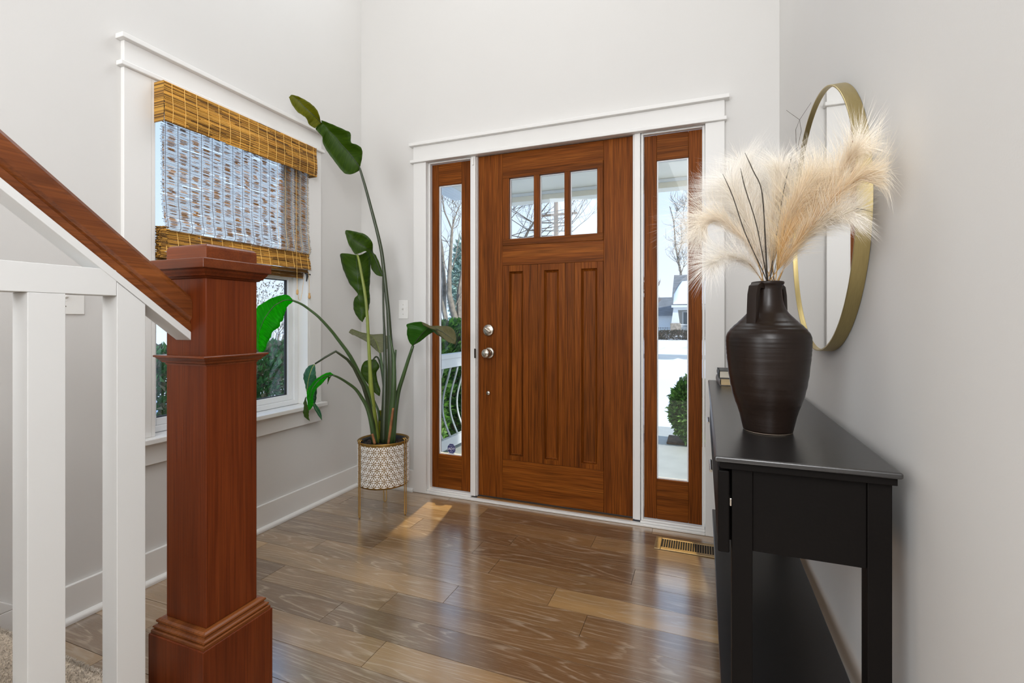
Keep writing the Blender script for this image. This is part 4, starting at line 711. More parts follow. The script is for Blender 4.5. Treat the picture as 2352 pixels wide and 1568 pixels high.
PLANT = {'LEAF':[('A',[((0.327,-0.426,1.896),(0.33,-0.425,1.914),(0.333,-0.424,1.919)),((0.312,-0.465,1.869),(0.325,-0.438,1.933),(0.361,-0.445,1.95)),((0.291,-0.494,1.865),(0.311,-0.454,1.958),(0.377,-0.46,1.983)),((0.273,-0.512,1.887),(0.29,-0.473,1.993),(0.381,-0.48,2.002)),((0.253,-0.531,1.922),(0.278,-0.489,2.011),(0.363,-0.498,2.014)),((0.232,-0.55,1.959),(0.263,-0.505,2.034),(0.34,-0.507,2.024)),((0.221,-0.565,1.985),(0.249,-0.522,2.057),(0.351,-0.524,2.065)),((0.213,-0.579,2.017),(0.231,-0.539,2.081),(0.335,-0.541,2.076)),((0.211,-0.58,2.047),(0.219,-0.555,2.1),(0.29,-0.559,2.098)),((0.186,-0.589,2.076),(0.202,-0.562,2.12),(0.241,-0.568,2.121)),((0.185,-0.601,2.085),(0.201,-0.573,2.126),(0.201,-0.573,2.138))]),('A2',[((0.183,-0.601,2.087),(0.2,-0.573,2.122),(0.196,-0.575,2.132)),((0.166,-0.624,2.1),(0.194,-0.597,2.138),(0.22,-0.608,2.141)),((0.171,-0.649,2.122),(0.182,-0.623,2.156),(0.223,-0.628,2.165)),((0.163,-0.663,2.132),(0.168,-0.639,2.172),(0.213,-0.643,2.183)),((0.144,-0.681,2.147),(0.152,-0.657,2.192),(0.197,-0.66,2.199)),((0.129,-0.687,2.167),(0.141,-0.672,2.211),(0.167,-0.672,2.218)),((0.122,-0.7,2.186),(0.129,-0.687,2.221),(0.146,-0.691,2.227)),((0.102,-0.698,2.224),(0.109,-0.695,2.232),(0.112,-0.694,2.237))]),('B',[((0.334,-0.23,1.329),(0.34,-0.228,1.33),(0.342,-0.227,1.335)),((0.317,-0.258,1.336),(0.321,-0.235,1.366),(0.318,-0.215,1.38)),((0.29,-0.269,1.37),(0.298,-0.234,1.415),(0.297,-0.213,1.425)),((0.283,-0.272,1.411),(0.285,-0.239,1.446),(0.28,-0.219,1.461)),((0.263,-0.28,1.473),(0.275,-0.253,1.476),(0.273,-0.233,1.475)),((0.25,-0.317,1.461),(0.263,-0.28,1.493),(0.306,-0.284,1.525)),((0.227,-0.337,1.452),(0.237,-0.301,1.513),(0.278,-0.306,1.566)),((0.206,-0.345,1.485),(0.214,-0.32,1.534),(0.249,-0.328,1.577)),((0.192,-0.351,1.51),(0.198,-0.338,1.552),(0.213,-0.342,1.586)),((0.175,-0.347,1.546),(0.18,-0.345,1.571),(0.178,-0.345,1.593)),((0.167,-0.35,1.575),(0.167,-0.35,1.585),(0.168,-0.349,1.59))]),('C',[((0.281,-0.402,1.438),(0.295,-0.396,1.436),(0.316,-0.388,1.437)),((0.208,-0.398,1.45),(0.281,-0.391,1.413),(0.328,-0.351,1.46)),((0.168,-0.392,1.447),(0.275,-0.382,1.384),(0.327,-0.33,1.433)),((0.174,-0.39,1.402),(0.272,-0.373,1.347),(0.323,-0.321,1.385)),((0.178,-0.378,1.36),(0.274,-0.372,1.309),(0.315,-0.313,1.328)),((0.197,-0.37,1.312),(0.269,-0.363,1.276),(0.305,-0.306,1.271)),((0.214,-0.363,1.274),(0.271,-0.363,1.246),(0.31,-0.315,1.244)),((0.261,-0.356,1.222),(0.265,-0.354,1.218),(0.307,-0.305,1.185)),((0.236,-0.355,1.194),(0.27,-0.352,1.182),(0.303,-0.307,1.156)),((0.218,-0.341,1.152),(0.267,-0.343,1.152),(0.299,-0.308,1.125)),((0.224,-0.338,1.118),(0.273,-0.34,1.117),(0.293,-0.322,1.096)),((0.25,-0.338,1.083),(0.276,-0.339,1.087),(0.284,-0.325,1.083)),((0.276,-0.339,1.062),(0.279,-0.338,1.061),(0.282,-0.337,1.062))]),('D',[((0.191,-0.759,1.161),(0.191,-0.759,1.169),(0.189,-0.76,1.175)),((0.183,-0.773,1.148),(0.195,-0.779,1.169),(0.176,-0.766,1.191)),((0.179,-0.786,1.133),(0.195,-0.801,1.169),(0.165,-0.78,1.197)),((0.188,-0.804,1.109),(0.193,-0.823,1.164),(0.159,-0.804,1.193)),((0.19,-0.814,1.089),(0.183,-0.838,1.153),(0.14,-0.822,1.184)),((0.194,-0.823,1.069),(0.173,-0.852,1.142),(0.128,-0.838,1.175)),((0.19,-0.835,1.06),(0.166,-0.866,1.123),(0.117,-0.853,1.162)),((0.194,-0.844,1.038),(0.16,-0.879,1.103),(0.107,-0.868,1.149)),((0.171,-0.864,1.014),(0.153,-0.893,1.078),(0.097,-0.882,1.137)),((0.165,-0.866,0.991),(0.141,-0.897,1.05),(0.094,-0.894,1.108)),((0.148,-0.873,0.963),(0.132,-0.901,1.023),(0.09,-0.896,1.078)),((0.141,-0.876,0.935),(0.124,-0.904,0.987),(0.097,-0.904,1.014)),((0.135,-0.889,0.918),(0.123,-0.904,0.947),(0.101,-0.902,0.961)),((0.131,-0.901,0.917),(0.126,-0.903,0.921),(0.118,-0.906,0.933))]),('E',[((0.229,-0.659,0.843),(0.233,-0.657,0.843),(0.235,-0.656,0.838)),((0.207,-0.667,0.836),(0.229,-0.669,0.823),(0.251,-0.671,0.827)),((0.192,-0.673,0.819),(0.227,-0.681,0.797),(0.268,-0.686,0.805)),((0.173,-0.67,0.791),(0.221,-0.683,0.773),(0.271,-0.685,0.775)),((0.172,-0.67,0.767),(0.217,-0.685,0.751),(0.262,-0.678,0.75)),((0.186,-0.675,0.746),(0.214,-0.686,0.73),(0.259,-0.668,0.719)),((0.198,-0.681,0.72),(0.212,-0.687,0.711),(0.25,-0.661,0.688)),((0.196,-0.672,0.704),(0.215,-0.675,0.682),(0.24,-0.654,0.656)),((0.202,-0.669,0.681),(0.227,-0.67,0.661),(0.236,-0.656,0.643)),((0.227,-0.67,0.647),(0.238,-0.666,0.636),(0.251,-0.66,0.633)),((0.235,-0.667,0.625),(0.253,-0.66,0.609),(0.265,-0.655,0.612)),((0.253,-0.66,0.59),(0.265,-0.655,0.585),(0.273,-0.652,0.59)),((0.27,-0.653,0.563),(0.274,-0.651,0.558),(0.276,-0.651,0.558))]),('E2',[((0.191,-0.674,0.675),(0.192,-0.673,0.675),(0.193,-0.673,0.673)),((0.172,-0.67,0.644),(0.187,-0.675,0.643),(0.195,-0.672,0.648)),((0.174,-0.669,0.622),(0.192,-0.673,0.621),(0.202,-0.669,0.624)),((0.162,-0.663,0.593),(0.191,-0.674,0.594),(0.206,-0.668,0.596)),((0.177,-0.668,0.57),(0.195,-0.672,0.572),(0.205,-0.668,0.575)),((0.202,-0.669,0.557),(0.207,-0.667,0.554),(0.21,-0.666,0.549))]),('F',[((0.347,-0.655,0.789),(0.351,-0.653,0.791),(0.351,-0.653,0.796)),((0.353,-0.695,0.786),(0.344,-0.678,0.793),(0.337,-0.659,0.806)),((0.341,-0.722,0.755),(0.334,-0.703,0.786),(0.329,-0.683,0.804)),((0.341,-0.754,0.739),(0.327,-0.728,0.772),(0.322,-0.708,0.793)),((0.337,-0.766,0.723),(0.317,-0.742,0.752),(0.309,-0.724,0.779)),((0.34,-0.776,0.709),(0.312,-0.755,0.733),(0.295,-0.74,0.757)),((0.33,-0.769,0.689),(0.304,-0.758,0.704),(0.282,-0.756,0.726)),((0.332,-0.768,0.671),(0.301,-0.759,0.681),(0.279,-0.757,0.703)),((0.319,-0.763,0.645),(0.298,-0.76,0.653),(0.281,-0.756,0.669)),((0.298,-0.76,0.628),(0.296,-0.761,0.628),(0.294,-0.762,0.629))]),('F2',[((0.333,-0.671,0.786),(0.342,-0.668,0.786),(0.352,-0.664,0.79)),((0.332,-0.672,0.774),(0.338,-0.669,0.776),(0.344,-0.667,0.779)),((0.33,-0.672,0.748),(0.331,-0.672,0.747),(0.332,-0.672,0.748))]),('G',[((0.601,-0.318,0.93),(0.605,-0.317,0.929),(0.609,-0.315,0.933)),((0.59,-0.333,0.952),(0.621,-0.321,0.947),(0.632,-0.317,0.944)),((0.587,-0.345,0.981),(0.64,-0.324,0.968),(0.64,-0.303,0.952)),((0.59,-0.355,1.003),(0.66,-0.327,0.988),(0.666,-0.304,0.969)),((0.598,-0.363,1.028),(0.679,-0.331,1.005),(0.686,-0.296,0.987)),((0.59,-0.355,1.049),(0.7,-0.333,1.022),(0.72,-0.293,1.006)),((0.641,-0.346,1.061),(0.715,-0.338,1.028),(0.737,-0.308,1.0)),((0.675,-0.343,1.062),(0.743,-0.348,1.028),(0.776,-0.336,0.988))]),('G2',[((0.675,-0.343,1.062),(0.743,-0.348,1.028),(0.776,-0.336,0.988)),((0.695,-0.346,1.041),(0.778,-0.356,1.023),(0.808,-0.355,0.978)),((0.738,-0.34,1.041),(0.808,-0.355,1.011),(0.835,-0.366,0.966)),((0.793,-0.329,1.04),(0.833,-0.356,0.995),(0.857,-0.368,0.955)),((0.84,-0.332,1.037),(0.86,-0.356,0.979),(0.877,-0.371,0.95)),((0.874,-0.34,1.016),(0.879,-0.359,0.966),(0.887,-0.367,0.946)),((0.894,-0.353,0.979),(0.892,-0.354,0.958),(0.89,-0.355,0.947))]),('H',[((0.306,-0.22,0.877),(0.311,-0.218,0.874),(0.317,-0.216,0.879)),((0.258,-0.196,0.896),(0.29,-0.205,0.904),(0.324,-0.191,0.888)),((0.223,-0.188,0.917),(0.267,-0.192,0.937),(0.339,-0.164,0.918)),((0.202,-0.207,0.942),(0.243,-0.191,0.966),(0.317,-0.14,0.96)),((0.159,-0.213,0.963),(0.209,-0.193,0.983),(0.281,-0.144,0.987)),((0.143,-0.23,0.976),(0.171,-0.198,0.992),(0.217,-0.158,0.984)),((0.121,-0.239,0.985),(0.134,-0.212,1.002),(0.166,-0.199,0.997)),((0.091,-0.229,0.997),(0.099,-0.226,1.012),(0.109,-0.222,1.019))]),('I',[((0.24,-0.203,0.834),(0.251,-0.198,0.838),(0.263,-0.194,0.833)),((0.204,-0.217,0.826),(0.245,-0.201,0.816),(0.276,-0.188,0.811)),((0.199,-0.24,0.803),(0.249,-0.21,0.788),(0.283,-0.186,0.787)),((0.192,-0.243,0.774),(0.246,-0.211,0.759),(0.267,-0.192,0.758)),((0.195,-0.242,0.75),(0.249,-0.21,0.725),(0.269,-0.191,0.724)),((0.212,-0.235,0.717),(0.255,-0.207,0.691),(0.276,-0.188,0.69)),((0.233,-0.216,0.677),(0.267,-0.203,0.657),(0.288,-0.184,0.656)),((0.255,-0.207,0.643),(0.278,-0.199,0.633),(0.294,-0.192,0.638)),((0.287,-0.195,0.616),(0.29,-0.194,0.615),(0.291,-0.193,0.618))]),('J',[((0.35,-0.288,0.55),(0.364,-0.283,0.552),(0.378,-0.277,0.55)),((0.345,-0.28,0.508),(0.365,-0.283,0.51),(0.373,-0.268,0.508)),((0.342,-0.281,0.461),(0.364,-0.283,0.464),(0.374,-0.268,0.461)),((0.34,-0.281,0.413),(0.364,-0.283,0.415),(0.374,-0.268,0.413)),((0.347,-0.289,0.38),(0.364,-0.283,0.38),(0.38,-0.277,0.38))])],'STEM':[('A',[(0.33,-0.425,1.913,0.0063),(0.342,-0.41,1.851,0.0072),(0.353,-0.395,1.789,0.0078),(0.37,-0.367,1.674,0.0088),(0.393,-0.347,1.554,0.0096),(0.407,-0.33,1.45,0.0103),(0.421,-0.325,1.327,0.0108),(0.433,-0.32,1.204,0.0113),(0.441,-0.317,1.123,0.0118),(0.448,-0.314,0.988,0.0148),(0.462,-0.32,0.838,0.0196),(0.462,-0.32,0.667,0.0245),(0.463,-0.33,0.522,0.0269),(0.456,-0.333,0.38,0.0269)]),('B',[(0.341,-0.228,1.331,0.0051),(0.341,-0.228,1.264,0.0059),(0.355,-0.243,1.117,0.0064),(0.365,-0.25,1.031,0.0071),(0.387,-0.274,0.908,0.0101),(0.401,-0.29,0.784,0.0125),(0.417,-0.316,0.614,0.0173),(0.425,-0.334,0.483,0.0196),(0.429,-0.343,0.383,0.0208)]),('C',[(0.293,-0.397,1.435,0.0063),(0.321,-0.418,1.397,0.0068),(0.341,-0.421,1.319,0.0077),(0.359,-0.414,1.208,0.0082),(0.369,-0.41,1.098,0.0087),(0.381,-0.405,0.855,0.0096),(0.386,-0.403,0.746,0.012),(0.387,-0.392,0.624,0.0169),(0.392,-0.379,0.501,0.0194),(0.397,-0.367,0.385,0.0195)]),('D',[(0.19,-0.76,1.169,0.005),(0.208,-0.721,1.152,0.0057),(0.227,-0.681,1.122,0.0062),(0.255,-0.648,1.084,0.007),(0.282,-0.594,1.018,0.0078),(0.292,-0.558,0.974,0.0085),(0.328,-0.501,0.878,0.0098),(0.35,-0.45,0.769,0.0131),(0.373,-0.408,0.66,0.0192),(0.385,-0.382,0.54,0.023),(0.394,-0.368,0.383,0.0219)]),('E',[(0.236,-0.656,0.846,0.0045),(0.282,-0.638,0.878,0.0054),(0.321,-0.601,0.909,0.0063),(0.349,-0.547,0.864,0.0074),(0.361,-0.51,0.818,0.0084),(0.374,-0.451,0.715,0.0095),(0.384,-0.404,0.59,0.012),(0.396,-0.389,0.491,0.0121),(0.398,-0.377,0.385,0.0121)]),('F',[(0.35,-0.654,0.792,0.0049),(0.36,-0.618,0.774,0.0058),(0.37,-0.571,0.744,0.0068),(0.383,-0.522,0.705,0.0078),(0.395,-0.486,0.653,0.0093),(0.406,-0.46,0.603,0.0103),(0.41,-0.437,0.542,0.0119),(0.416,-0.424,0.474,0.0131),(0.423,-0.41,0.393,0.0143)]),('G',[(0.605,-0.317,0.929,0.0082),(0.575,-0.318,0.851,0.0094),(0.543,-0.32,0.76,0.0107),(0.512,-0.321,0.67,0.0122),(0.496,-0.328,0.56,0.0146),(0.487,-0.331,0.475,0.017),(0.478,-0.335,0.383,0.0195)]),('H',[(0.313,-0.217,0.875,0.0062),(0.331,-0.231,0.827,0.0072),(0.353,-0.244,0.765,0.0087),(0.383,-0.265,0.706,0.0101),(0.405,-0.278,0.633,0.015),(0.421,-0.292,0.512,0.0174),(0.423,-0.303,0.377,0.0173)]),('I',[(0.25,-0.199,0.836,0.0047),(0.252,-0.176,0.85,0.0053),(0.282,-0.186,0.828,0.0058),(0.341,-0.228,0.725,0.0077),(0.392,-0.272,0.556,0.0113),(0.418,-0.304,0.377,0.0124)]),('J',[(0.324,-0.299,0.624,0.004),(0.338,-0.293,0.586,0.0055),(0.351,-0.288,0.548,0.007),(0.359,-0.285,0.493,0.0075)]),('K',[(0.481,-0.301,0.904,0.0049),(0.476,-0.303,0.837,0.0064),(0.475,-0.304,0.764,0.0084),(0.472,-0.305,0.665,0.0111),(0.473,-0.315,0.544,0.0135),(0.472,-0.326,0.383,0.0147)]),('L',[(0.473,-0.348,0.986,0.0039),(0.486,-0.342,0.914,0.0073),(0.495,-0.339,0.841,0.0109),(0.499,-0.348,0.673,0.0157),(0.488,-0.352,0.528,0.0193),(0.481,-0.355,0.388,0.0193)]),('Z',[(0.515,-0.374,0.589,0.006),(0.508,-0.377,0.534,0.0072),(0.499,-0.38,0.462,0.0076),(0.49,-0.384,0.393,0.0076)]),('Z2',[(0.427,-0.441,0.455,0.0061),(0.434,-0.438,0.426,0.0071),(0.44,-0.436,0.4,0.0076)])],'PAMPAS':[[(2.252,-1.259,1.16),(2.312,-1.343,1.275),(2.358,-1.421,1.372),(2.376,-1.463,1.4)],[(2.256,-1.268,1.159),(2.303,-1.346,1.256),(2.365,-1.44,1.339),(2.391,-1.467,1.348)],[(2.262,-1.255,1.16),(2.299,-1.315,1.241),(2.335,-1.376,1.277),(2.36,-1.41,1.283)],[(2.252,-1.259,1.16),(2.251,-1.281,1.296),(2.26,-1.31,1.357),(2.261,-1.33,1.403)],[(2.247,-1.261,1.16),(2.23,-1.268,1.3),(2.203,-1.278,1.386),(2.191,-1.283,1.429)],[(2.245,-1.251,1.161),(2.22,-1.239,1.262),(2.175,-1.225,1.357),(2.144,-1.215,1.396)],[(2.242,-1.263,1.16),(2.206,-1.288,1.245),(2.148,-1.332,1.302),(2.113,-1.357,1.305),(2.099,-1.373,1.286)],[(2.24,-1.264,1.16),(2.196,-1.324,1.205),(2.152,-1.384,1.214),(2.121,-1.429,1.198)],[(2.25,-1.238,1.161),(2.246,-1.197,1.334),(2.24,-1.167,1.393),(2.236,-1.147,1.439)],[(2.256,-1.257,1.16),(2.266,-1.307,1.269),(2.294,-1.361,1.337),(2.313,-1.385,1.368)],[(2.254,-1.258,1.16),(2.272,-1.315,1.247),(2.303,-1.346,1.31),(2.337,-1.386,1.355)],[(2.246,-1.261,1.16),(2.214,-1.295,1.269),(2.183,-1.329,1.334),(2.161,-1.349,1.378)]],'TWIG':[[(2.182,-1.426,1.437),(2.197,-1.431,1.396),(2.219,-1.401,1.348),(2.237,-1.286,1.24),(2.245,-1.262,1.157)],[(2.137,-1.422,1.397),(2.158,-1.425,1.342),(2.185,-1.393,1.265),(2.231,-1.299,1.184),(2.245,-1.262,1.157)],[(2.175,-1.396,1.413),(2.184,-1.404,1.364),(2.212,-1.36,1.283),(2.245,-1.261,1.157)],[(2.168,-1.27,1.442),(2.195,-1.26,1.396),(2.227,-1.268,1.28),(2.245,-1.261,1.157)],[(2.291,-1.222,1.596),(2.322,-1.21,1.572),(2.311,-1.225,1.543),(2.311,-1.236,1.48),(2.297,-1.241,1.391),(2.248,-1.26,1.157)],[(2.347,-1.211,1.611),(2.322,-1.21,1.572),(2.324,-1.22,1.54),(2.314,-1.234,1.495),(2.307,-1.237,1.447),(2.255,-1.258,1.157)],[(2.412,-1.443,1.284),(2.381,-1.423,1.297),(2.34,-1.375,1.284),(2.3,-1.305,1.241),(2.262,-1.255,1.157)],[(2.213,-1.436,1.35),(2.217,-1.434,1.318),(2.226,-1.387,1.26),(2.245,-1.262,1.157)],[(2.288,-1.331,1.454),(2.28,-1.345,1.421),(2.267,-1.339,1.352),(2.248,-1.26,1.157)]],'TREE1':[[(-1.681,4.5,1.045,0.0575),(-1.75,4.473,1.256,0.0539),(-1.801,4.453,1.52,0.0467),(-1.798,4.455,1.817,0.0359),(-1.781,4.461,2.147,0.0287),(-1.755,4.471,2.575,0.0215)],[(-1.755,4.471,2.575,0.0144),(-1.819,4.446,2.74,0.0122),(-1.877,4.423,2.889,0.0108),(-1.904,4.413,3.087,0.0086),(-1.914,4.409,3.268,0.0065)],[(-1.755,4.471,2.575,0.0115),(-1.719,4.485,2.74,0.0093),(-1.689,4.497,2.839,0.0079),(-1.65,4.513,2.938,0.0065),(-1.604,4.531,3.037,0.005)],[(-1.627,4.522,1.045,0.0575),(-1.666,4.56,1.324,0.0503),(-1.685,4.606,1.576,0.0431),(-1.674,4.665,1.831,0.0323),(-1.65,4.728,2.174,0.0215)],[(-1.842,4.437,1.045,0.0359),(-1.918,4.472,1.324,0.0431),(-1.937,4.529,1.661,0.0395),(-1.986,4.574,2.003,0.0316),(-2.031,4.62,2.315,0.023),(-2.125,4.648,2.701,0.0144)],[(-1.742,4.476,1.965,0.0086),(-1.689,4.497,2.18,0.0072),(-1.658,4.51,2.411,0.0057),(-1.627,4.522,2.559,0.005)],[(-1.712,4.488,2.856,0.005),(-1.773,4.464,3.136,0.0036),(-1.85,4.434,3.268,0.0029)],[(-1.735,4.479,2.856,0.0043),(-1.819,4.446,2.988,0.0036),(-1.881,4.422,3.12,0.0022)],[(-1.62,4.525,2.856,0.0043),(-1.712,4.488,3.004,0.0036),(-1.781,4.461,3.136,0.0029),(-1.896,4.416,3.227,0.0022)],[(-1.819,4.446,1.85,0.0065),(-1.865,4.428,2.015,0.005),(-1.896,4.416,2.18,0.0036)],[(-1.788,4.458,2.279,0.0057),(-1.85,4.434,2.411,0.0043),(-1.917,4.407,2.477,0.0036)],[(-1.773,4.464,1.158,0.0108),(-1.666,4.506,1.405,0.0072),(-1.604,4.531,1.57,0.005)],[(-1.666,4.506,2.641,0.0043),(-1.643,4.516,2.74,0.0036),(-1.627,4.522,2.839,0.0022)]],'TREE2':[[(-1.729,7.706,2.716,0.0395),(-1.666,7.752,2.956,0.0336),(-1.602,7.799,3.124,0.0277),(-1.502,7.86,3.305,0.0217),(-1.379,7.93,3.5,0.0158),(-1.232,8.009,3.72,0.0099),(-1.113,8.077,3.865,0.0069)],[(-1.963,7.614,3.381,0.0079),(-1.881,7.646,3.482,0.0079),(-1.776,7.687,3.621,0.0069),(-1.635,7.743,3.759,0.0059),(-1.495,7.798,3.935,0.0049)],[(-1.963,7.614,3.57,0.0069),(-1.841,7.716,3.632,0.0059),(-1.681,7.832,3.707,0.0059),(-1.544,7.94,3.745,0.0049)],[(-1.928,7.627,3.595,0.0079),(-1.835,7.664,3.671,0.0069),(-1.717,7.711,3.797,0.0059),(-1.588,7.761,3.885,0.0049)],[(-1.823,7.669,2.953,0.0089),(-1.67,7.729,3.268,0.0069),(-1.6,7.757,3.457,0.0059),(-1.518,7.789,3.684,0.0049),(-1.448,7.817,3.885,0.004)],[(-1.952,7.618,3.003,0.0099),(-1.729,7.706,3.079,0.0089),(-1.588,7.761,3.142,0.0079)],[(-1.858,7.655,3.469,0.0049),(-1.729,7.706,3.268,0.0049),(-1.612,7.752,3.142,0.0049)],[(-1.331,7.863,3.684,0.0119),(-1.284,7.881,3.784,0.0109),(-1.249,7.895,3.872,0.0099),(-1.202,7.914,3.91,0.0079)],[(-1.331,7.863,3.356,0.0079),(-1.237,7.9,3.482,0.0069),(-1.12,7.946,3.608,0.0059),(-0.991,7.997,3.696,0.004)],[(-1.331,7.863,3.041,0.0099),(-1.178,7.923,3.192,0.0089),(-1.049,7.974,3.28,0.0069),(-0.932,8.02,3.356,0.0059),(-0.838,8.057,3.419,0.004)],[(-1.202,7.914,3.003,0.0099),(-1.12,7.946,3.104,0.0089),(-0.956,8.011,3.192,0.0079),(-0.85,8.052,3.356,0.0059)],[(-0.686,8.117,3.293,0.0119),(-0.592,8.154,3.419,0.0099),(-0.487,8.195,3.621,0.0079),(-0.37,8.241,3.872,0.0059),(-0.288,8.274,3.986,0.004)],[(-0.686,8.117,3.255,0.0099),(-0.534,8.177,3.432,0.0079),(-0.416,8.223,3.583,0.0059),(-0.288,8.274,3.772,0.004)],[(-0.651,8.131,3.104,0.0099),(-0.51,8.186,3.243,0.0079),(-0.346,8.251,3.381,0.0059),(-0.194,8.311,3.558,0.004)],[(-0.698,8.112,3.621,0.0069),(-0.639,8.135,3.772,0.0059),(-0.569,8.163,3.91,0.004),(-0.522,8.181,3.961,0.003)],[(-0.686,8.117,3.432,0.0069),(-0.616,8.144,3.558,0.0059),(-0.475,8.2,3.759,0.004),(-0.428,8.218,3.809,0.003)],[(-1.588,7.761,3.117,0.0059),(-1.542,7.78,3.306,0.0049),(-1.518,7.789,3.495,0.004)],[(-1.002,7.992,3.016,0.0069),(-0.897,8.034,3.129,0.0059),(-0.792,8.075,3.306,0.0049),(-0.663,8.126,3.482,0.004)]],'TREE3':[[(0.39,39.709,5.115,0.0934),(0.256,39.656,5.711,0.0826),(0.121,39.604,6.481,0.0718),(-0.031,39.544,7.346,0.061),(-0.058,39.533,8.019,0.0539),(-0.147,39.498,9.173,0.0431),(-0.236,39.463,9.653,0.0359),(-0.46,39.375,10.519,0.0251)],[(0.166,39.621,6.384,0.0503),(0.345,39.692,7.057,0.0431),(0.461,39.738,7.634,0.0359),(0.408,39.716,8.596,0.0251),(0.345,39.692,9.076,0.018)],[(0.479,39.745,5.183,0.0359),(0.64,39.808,5.711,0.0287),(0.613,39.797,6.192,0.0215),(0.497,39.752,6.673,0.0144)],[(1.105,39.991,7.634,0.0359),(0.873,40.222,8.652,0.0287),(0.637,40.451,9.489,0.0215),(0.534,40.734,10.338,0.018),(0.707,41.124,11.198,0.0144)],[(0.256,39.656,5.231,0.0323),(0.256,39.656,5.904,0.0215),(0.318,39.681,6.288,0.0144)],[(0.345,39.692,7.057,0.018),(0.703,39.833,7.923,0.0144),(1.016,39.956,8.596,0.0108)],[(-0.147,39.498,9.173,0.018),(0.032,39.568,9.942,0.0144),(0.103,39.597,10.326,0.0108)]],'POLE':[(-6.434,26.273,8.892),(-6.354,26.305,6.35)]}
SWA = (0.3295, 0.0, 1.139); SWB = (0.0, -1.597, 1.148); GAB = (-9.3, 18.7)

# ============================================================ PLANTER AND PLANT
PX_, PY_ = 0.428, -0.342
ps = thing('planter', (PX_, PY_, 0), 'white and gold patterned round planter on three gold hairpin legs', 'planter')
PR = 0.139
prof = [(PR - 0.012, 0.166), (PR - 0.004, 0.163), (PR, 0.170), (PR, 0.400), (PR + 0.0012, 0.405), (PR - 0.0005, 0.4075), (PR - 0.004, 0.406), (PR - 0.004, 0.180), (0.002, 0.172), (0.002, 0.164)]
MB().lathe(prof, PX_, PY_, 64, close=False).build('pot', 'potgold', ps, smooth=True, bevel=0)
MB().tube([(PX_ + (PR + .001) * math.cos(2 * math.pi * i / 64), PY_ + (PR + .001) * math.sin(2 * math.pi * i / 64), 0.4055) for i in range(65)], 0.0018, 6, cap=False).build('rim_band', 'gold', ps, smooth=True)
# raised white relief: six-petal flowers on a triangular grid, wrapped round the pot
m = MB(); NA = 24; A_ = 2 * math.pi / NA; SD = PR * A_; RH = SD * 0.866; z0r = 0.176
def wrap(s_, z, d): a = s_ / PR; return (PX_ + (PR + d) * math.cos(a), PY_ + (PR + d) * math.sin(a), z)
def slab(poly, d0=0.0002, d1=0.0016):
    n = len(poly); zmax = 0.398; zmin = 0.170
    cz = sum(p[1] for p in poly) / n
    if cz > zmax - .002 or cz < zmin + .001: return
    poly = [(p[0], min(max(p[1], zmin), zmax)) for p in poly]
    m.add([wrap(p[0], p[1], d1) for p in poly], [tuple(range(n))])
    cs = sum(p[0] for p in poly) / n
    m.add([wrap(p[0], p[1], d1) for p in poly] + [wrap(cs + (p[0] - cs) * 1.03, cz + (p[1] - cz) * 1.03, d0) for p in poly], [(i, n + i, n + (i + 1) % n, (i + 1) % n) for i in range(n)])
nr = int((0.40 - z0r) / RH) + 2
for j in range(-1, nr):
    for i in range(NA):
        s0 = (i + 0.5 * (j % 2)) * SD; zz = z0r + j * RH
        for ang in (0, 60, 120):
            c, s_ = math.cos(RAD(ang)), math.sin(RAD(ang)); L = SD
            pts = [(0.07, 0), (0.25, 0.058), (0.5, 0.090), (0.75, 0.058), (0.93, 0), (0.75, -0.058), (0.5, -0.090), (0.25, -0.058)]
            slab([(s0 + (a * c - b * s_) * L, zz + (a * s_ + b * c) * L) for a, b in pts])
        for up in (1, -1):
            cx_, cz_ = s0 + SD / 2, zz + up * SD * 0.2887
            slab([(cx_ + SD * 0.225 * math.cos(RAD(90 * up + k * 120)), cz_ + SD * 0.225 * math.sin(RAD(90 * up + k * 120))) for k in range(3)])
pr_ = m.build('petal_relief', 'potwhite', ps); pr_['kind'] = 'stuff'
for fx, fy in ((0.3705, -0.4725), (0.5720, -0.3440), (0.3480, -0.2180)):
    a = math.atan2(fy - PY_, fx - PX_); R_ = PR + 0.0062; ta = Vector((-math.sin(a), math.cos(a), 0)); ra = Vector((math.cos(a), math.sin(a), 0)); c = Vector((PX_, PY_, 0)) + ra * R_
    pts = []
    hw = 0.0075
    for k in range(0, 5): pts.append(c + ta * (-hw) + ra * (-0.012 * math.sin(math.pi * k / 8 * 1.0) if False else 0) + Vector((0, 0, 0.18)) if False else None)
    pts = []
    # over the rim hook, down the outside, U foot, back up and over
    for k in range(7): t = math.pi * (1 - k / 6); pts.append(c + ta * (-hw) + ra * (-0.0085 + 0.0085 * math.cos(math.pi - t) * -1 if False else -0.0085 - 0.0085 * math.cos(math.pi * k / 6)) + Vector((0, 0, 0.412 + 0.0105 * math.sin(math.pi * k / 6))))
    for z in (0.40, 0.30, 0.20, 0.10, 0.014): pts.append(c + ta * (-hw) + Vector((0, 0, z)))
    for k in range(1, 6): t = math.pi * k / 6; pts.append(c + ta * (-hw * math.cos(t)) + Vector((0, 0, 0.0105 - 0.0078 * math.sin(t))))
    for z in (0.014, 0.10, 0.20, 0.30, 0.40): pts.append(c + ta * hw + Vector((0, 0, z)))
    for k in range(7): pts.append(c + ta * hw + ra * (-0.0085 + 0.0085 * math.cos(math.pi * k / 6)) + Vector((0, 0, 0.412 + 0.0105 * math.sin(math.pi * k / 6))))
    MB().tube(pts, 0.0027, 8).build('hairpin_leg', 'gold', ps, smooth=True)
pl = thing('bird_of_paradise_plant', (PX_, PY_, 0.181), 'tall bird of paradise plant with broad green leaves in a black nursery pot', 'plant')
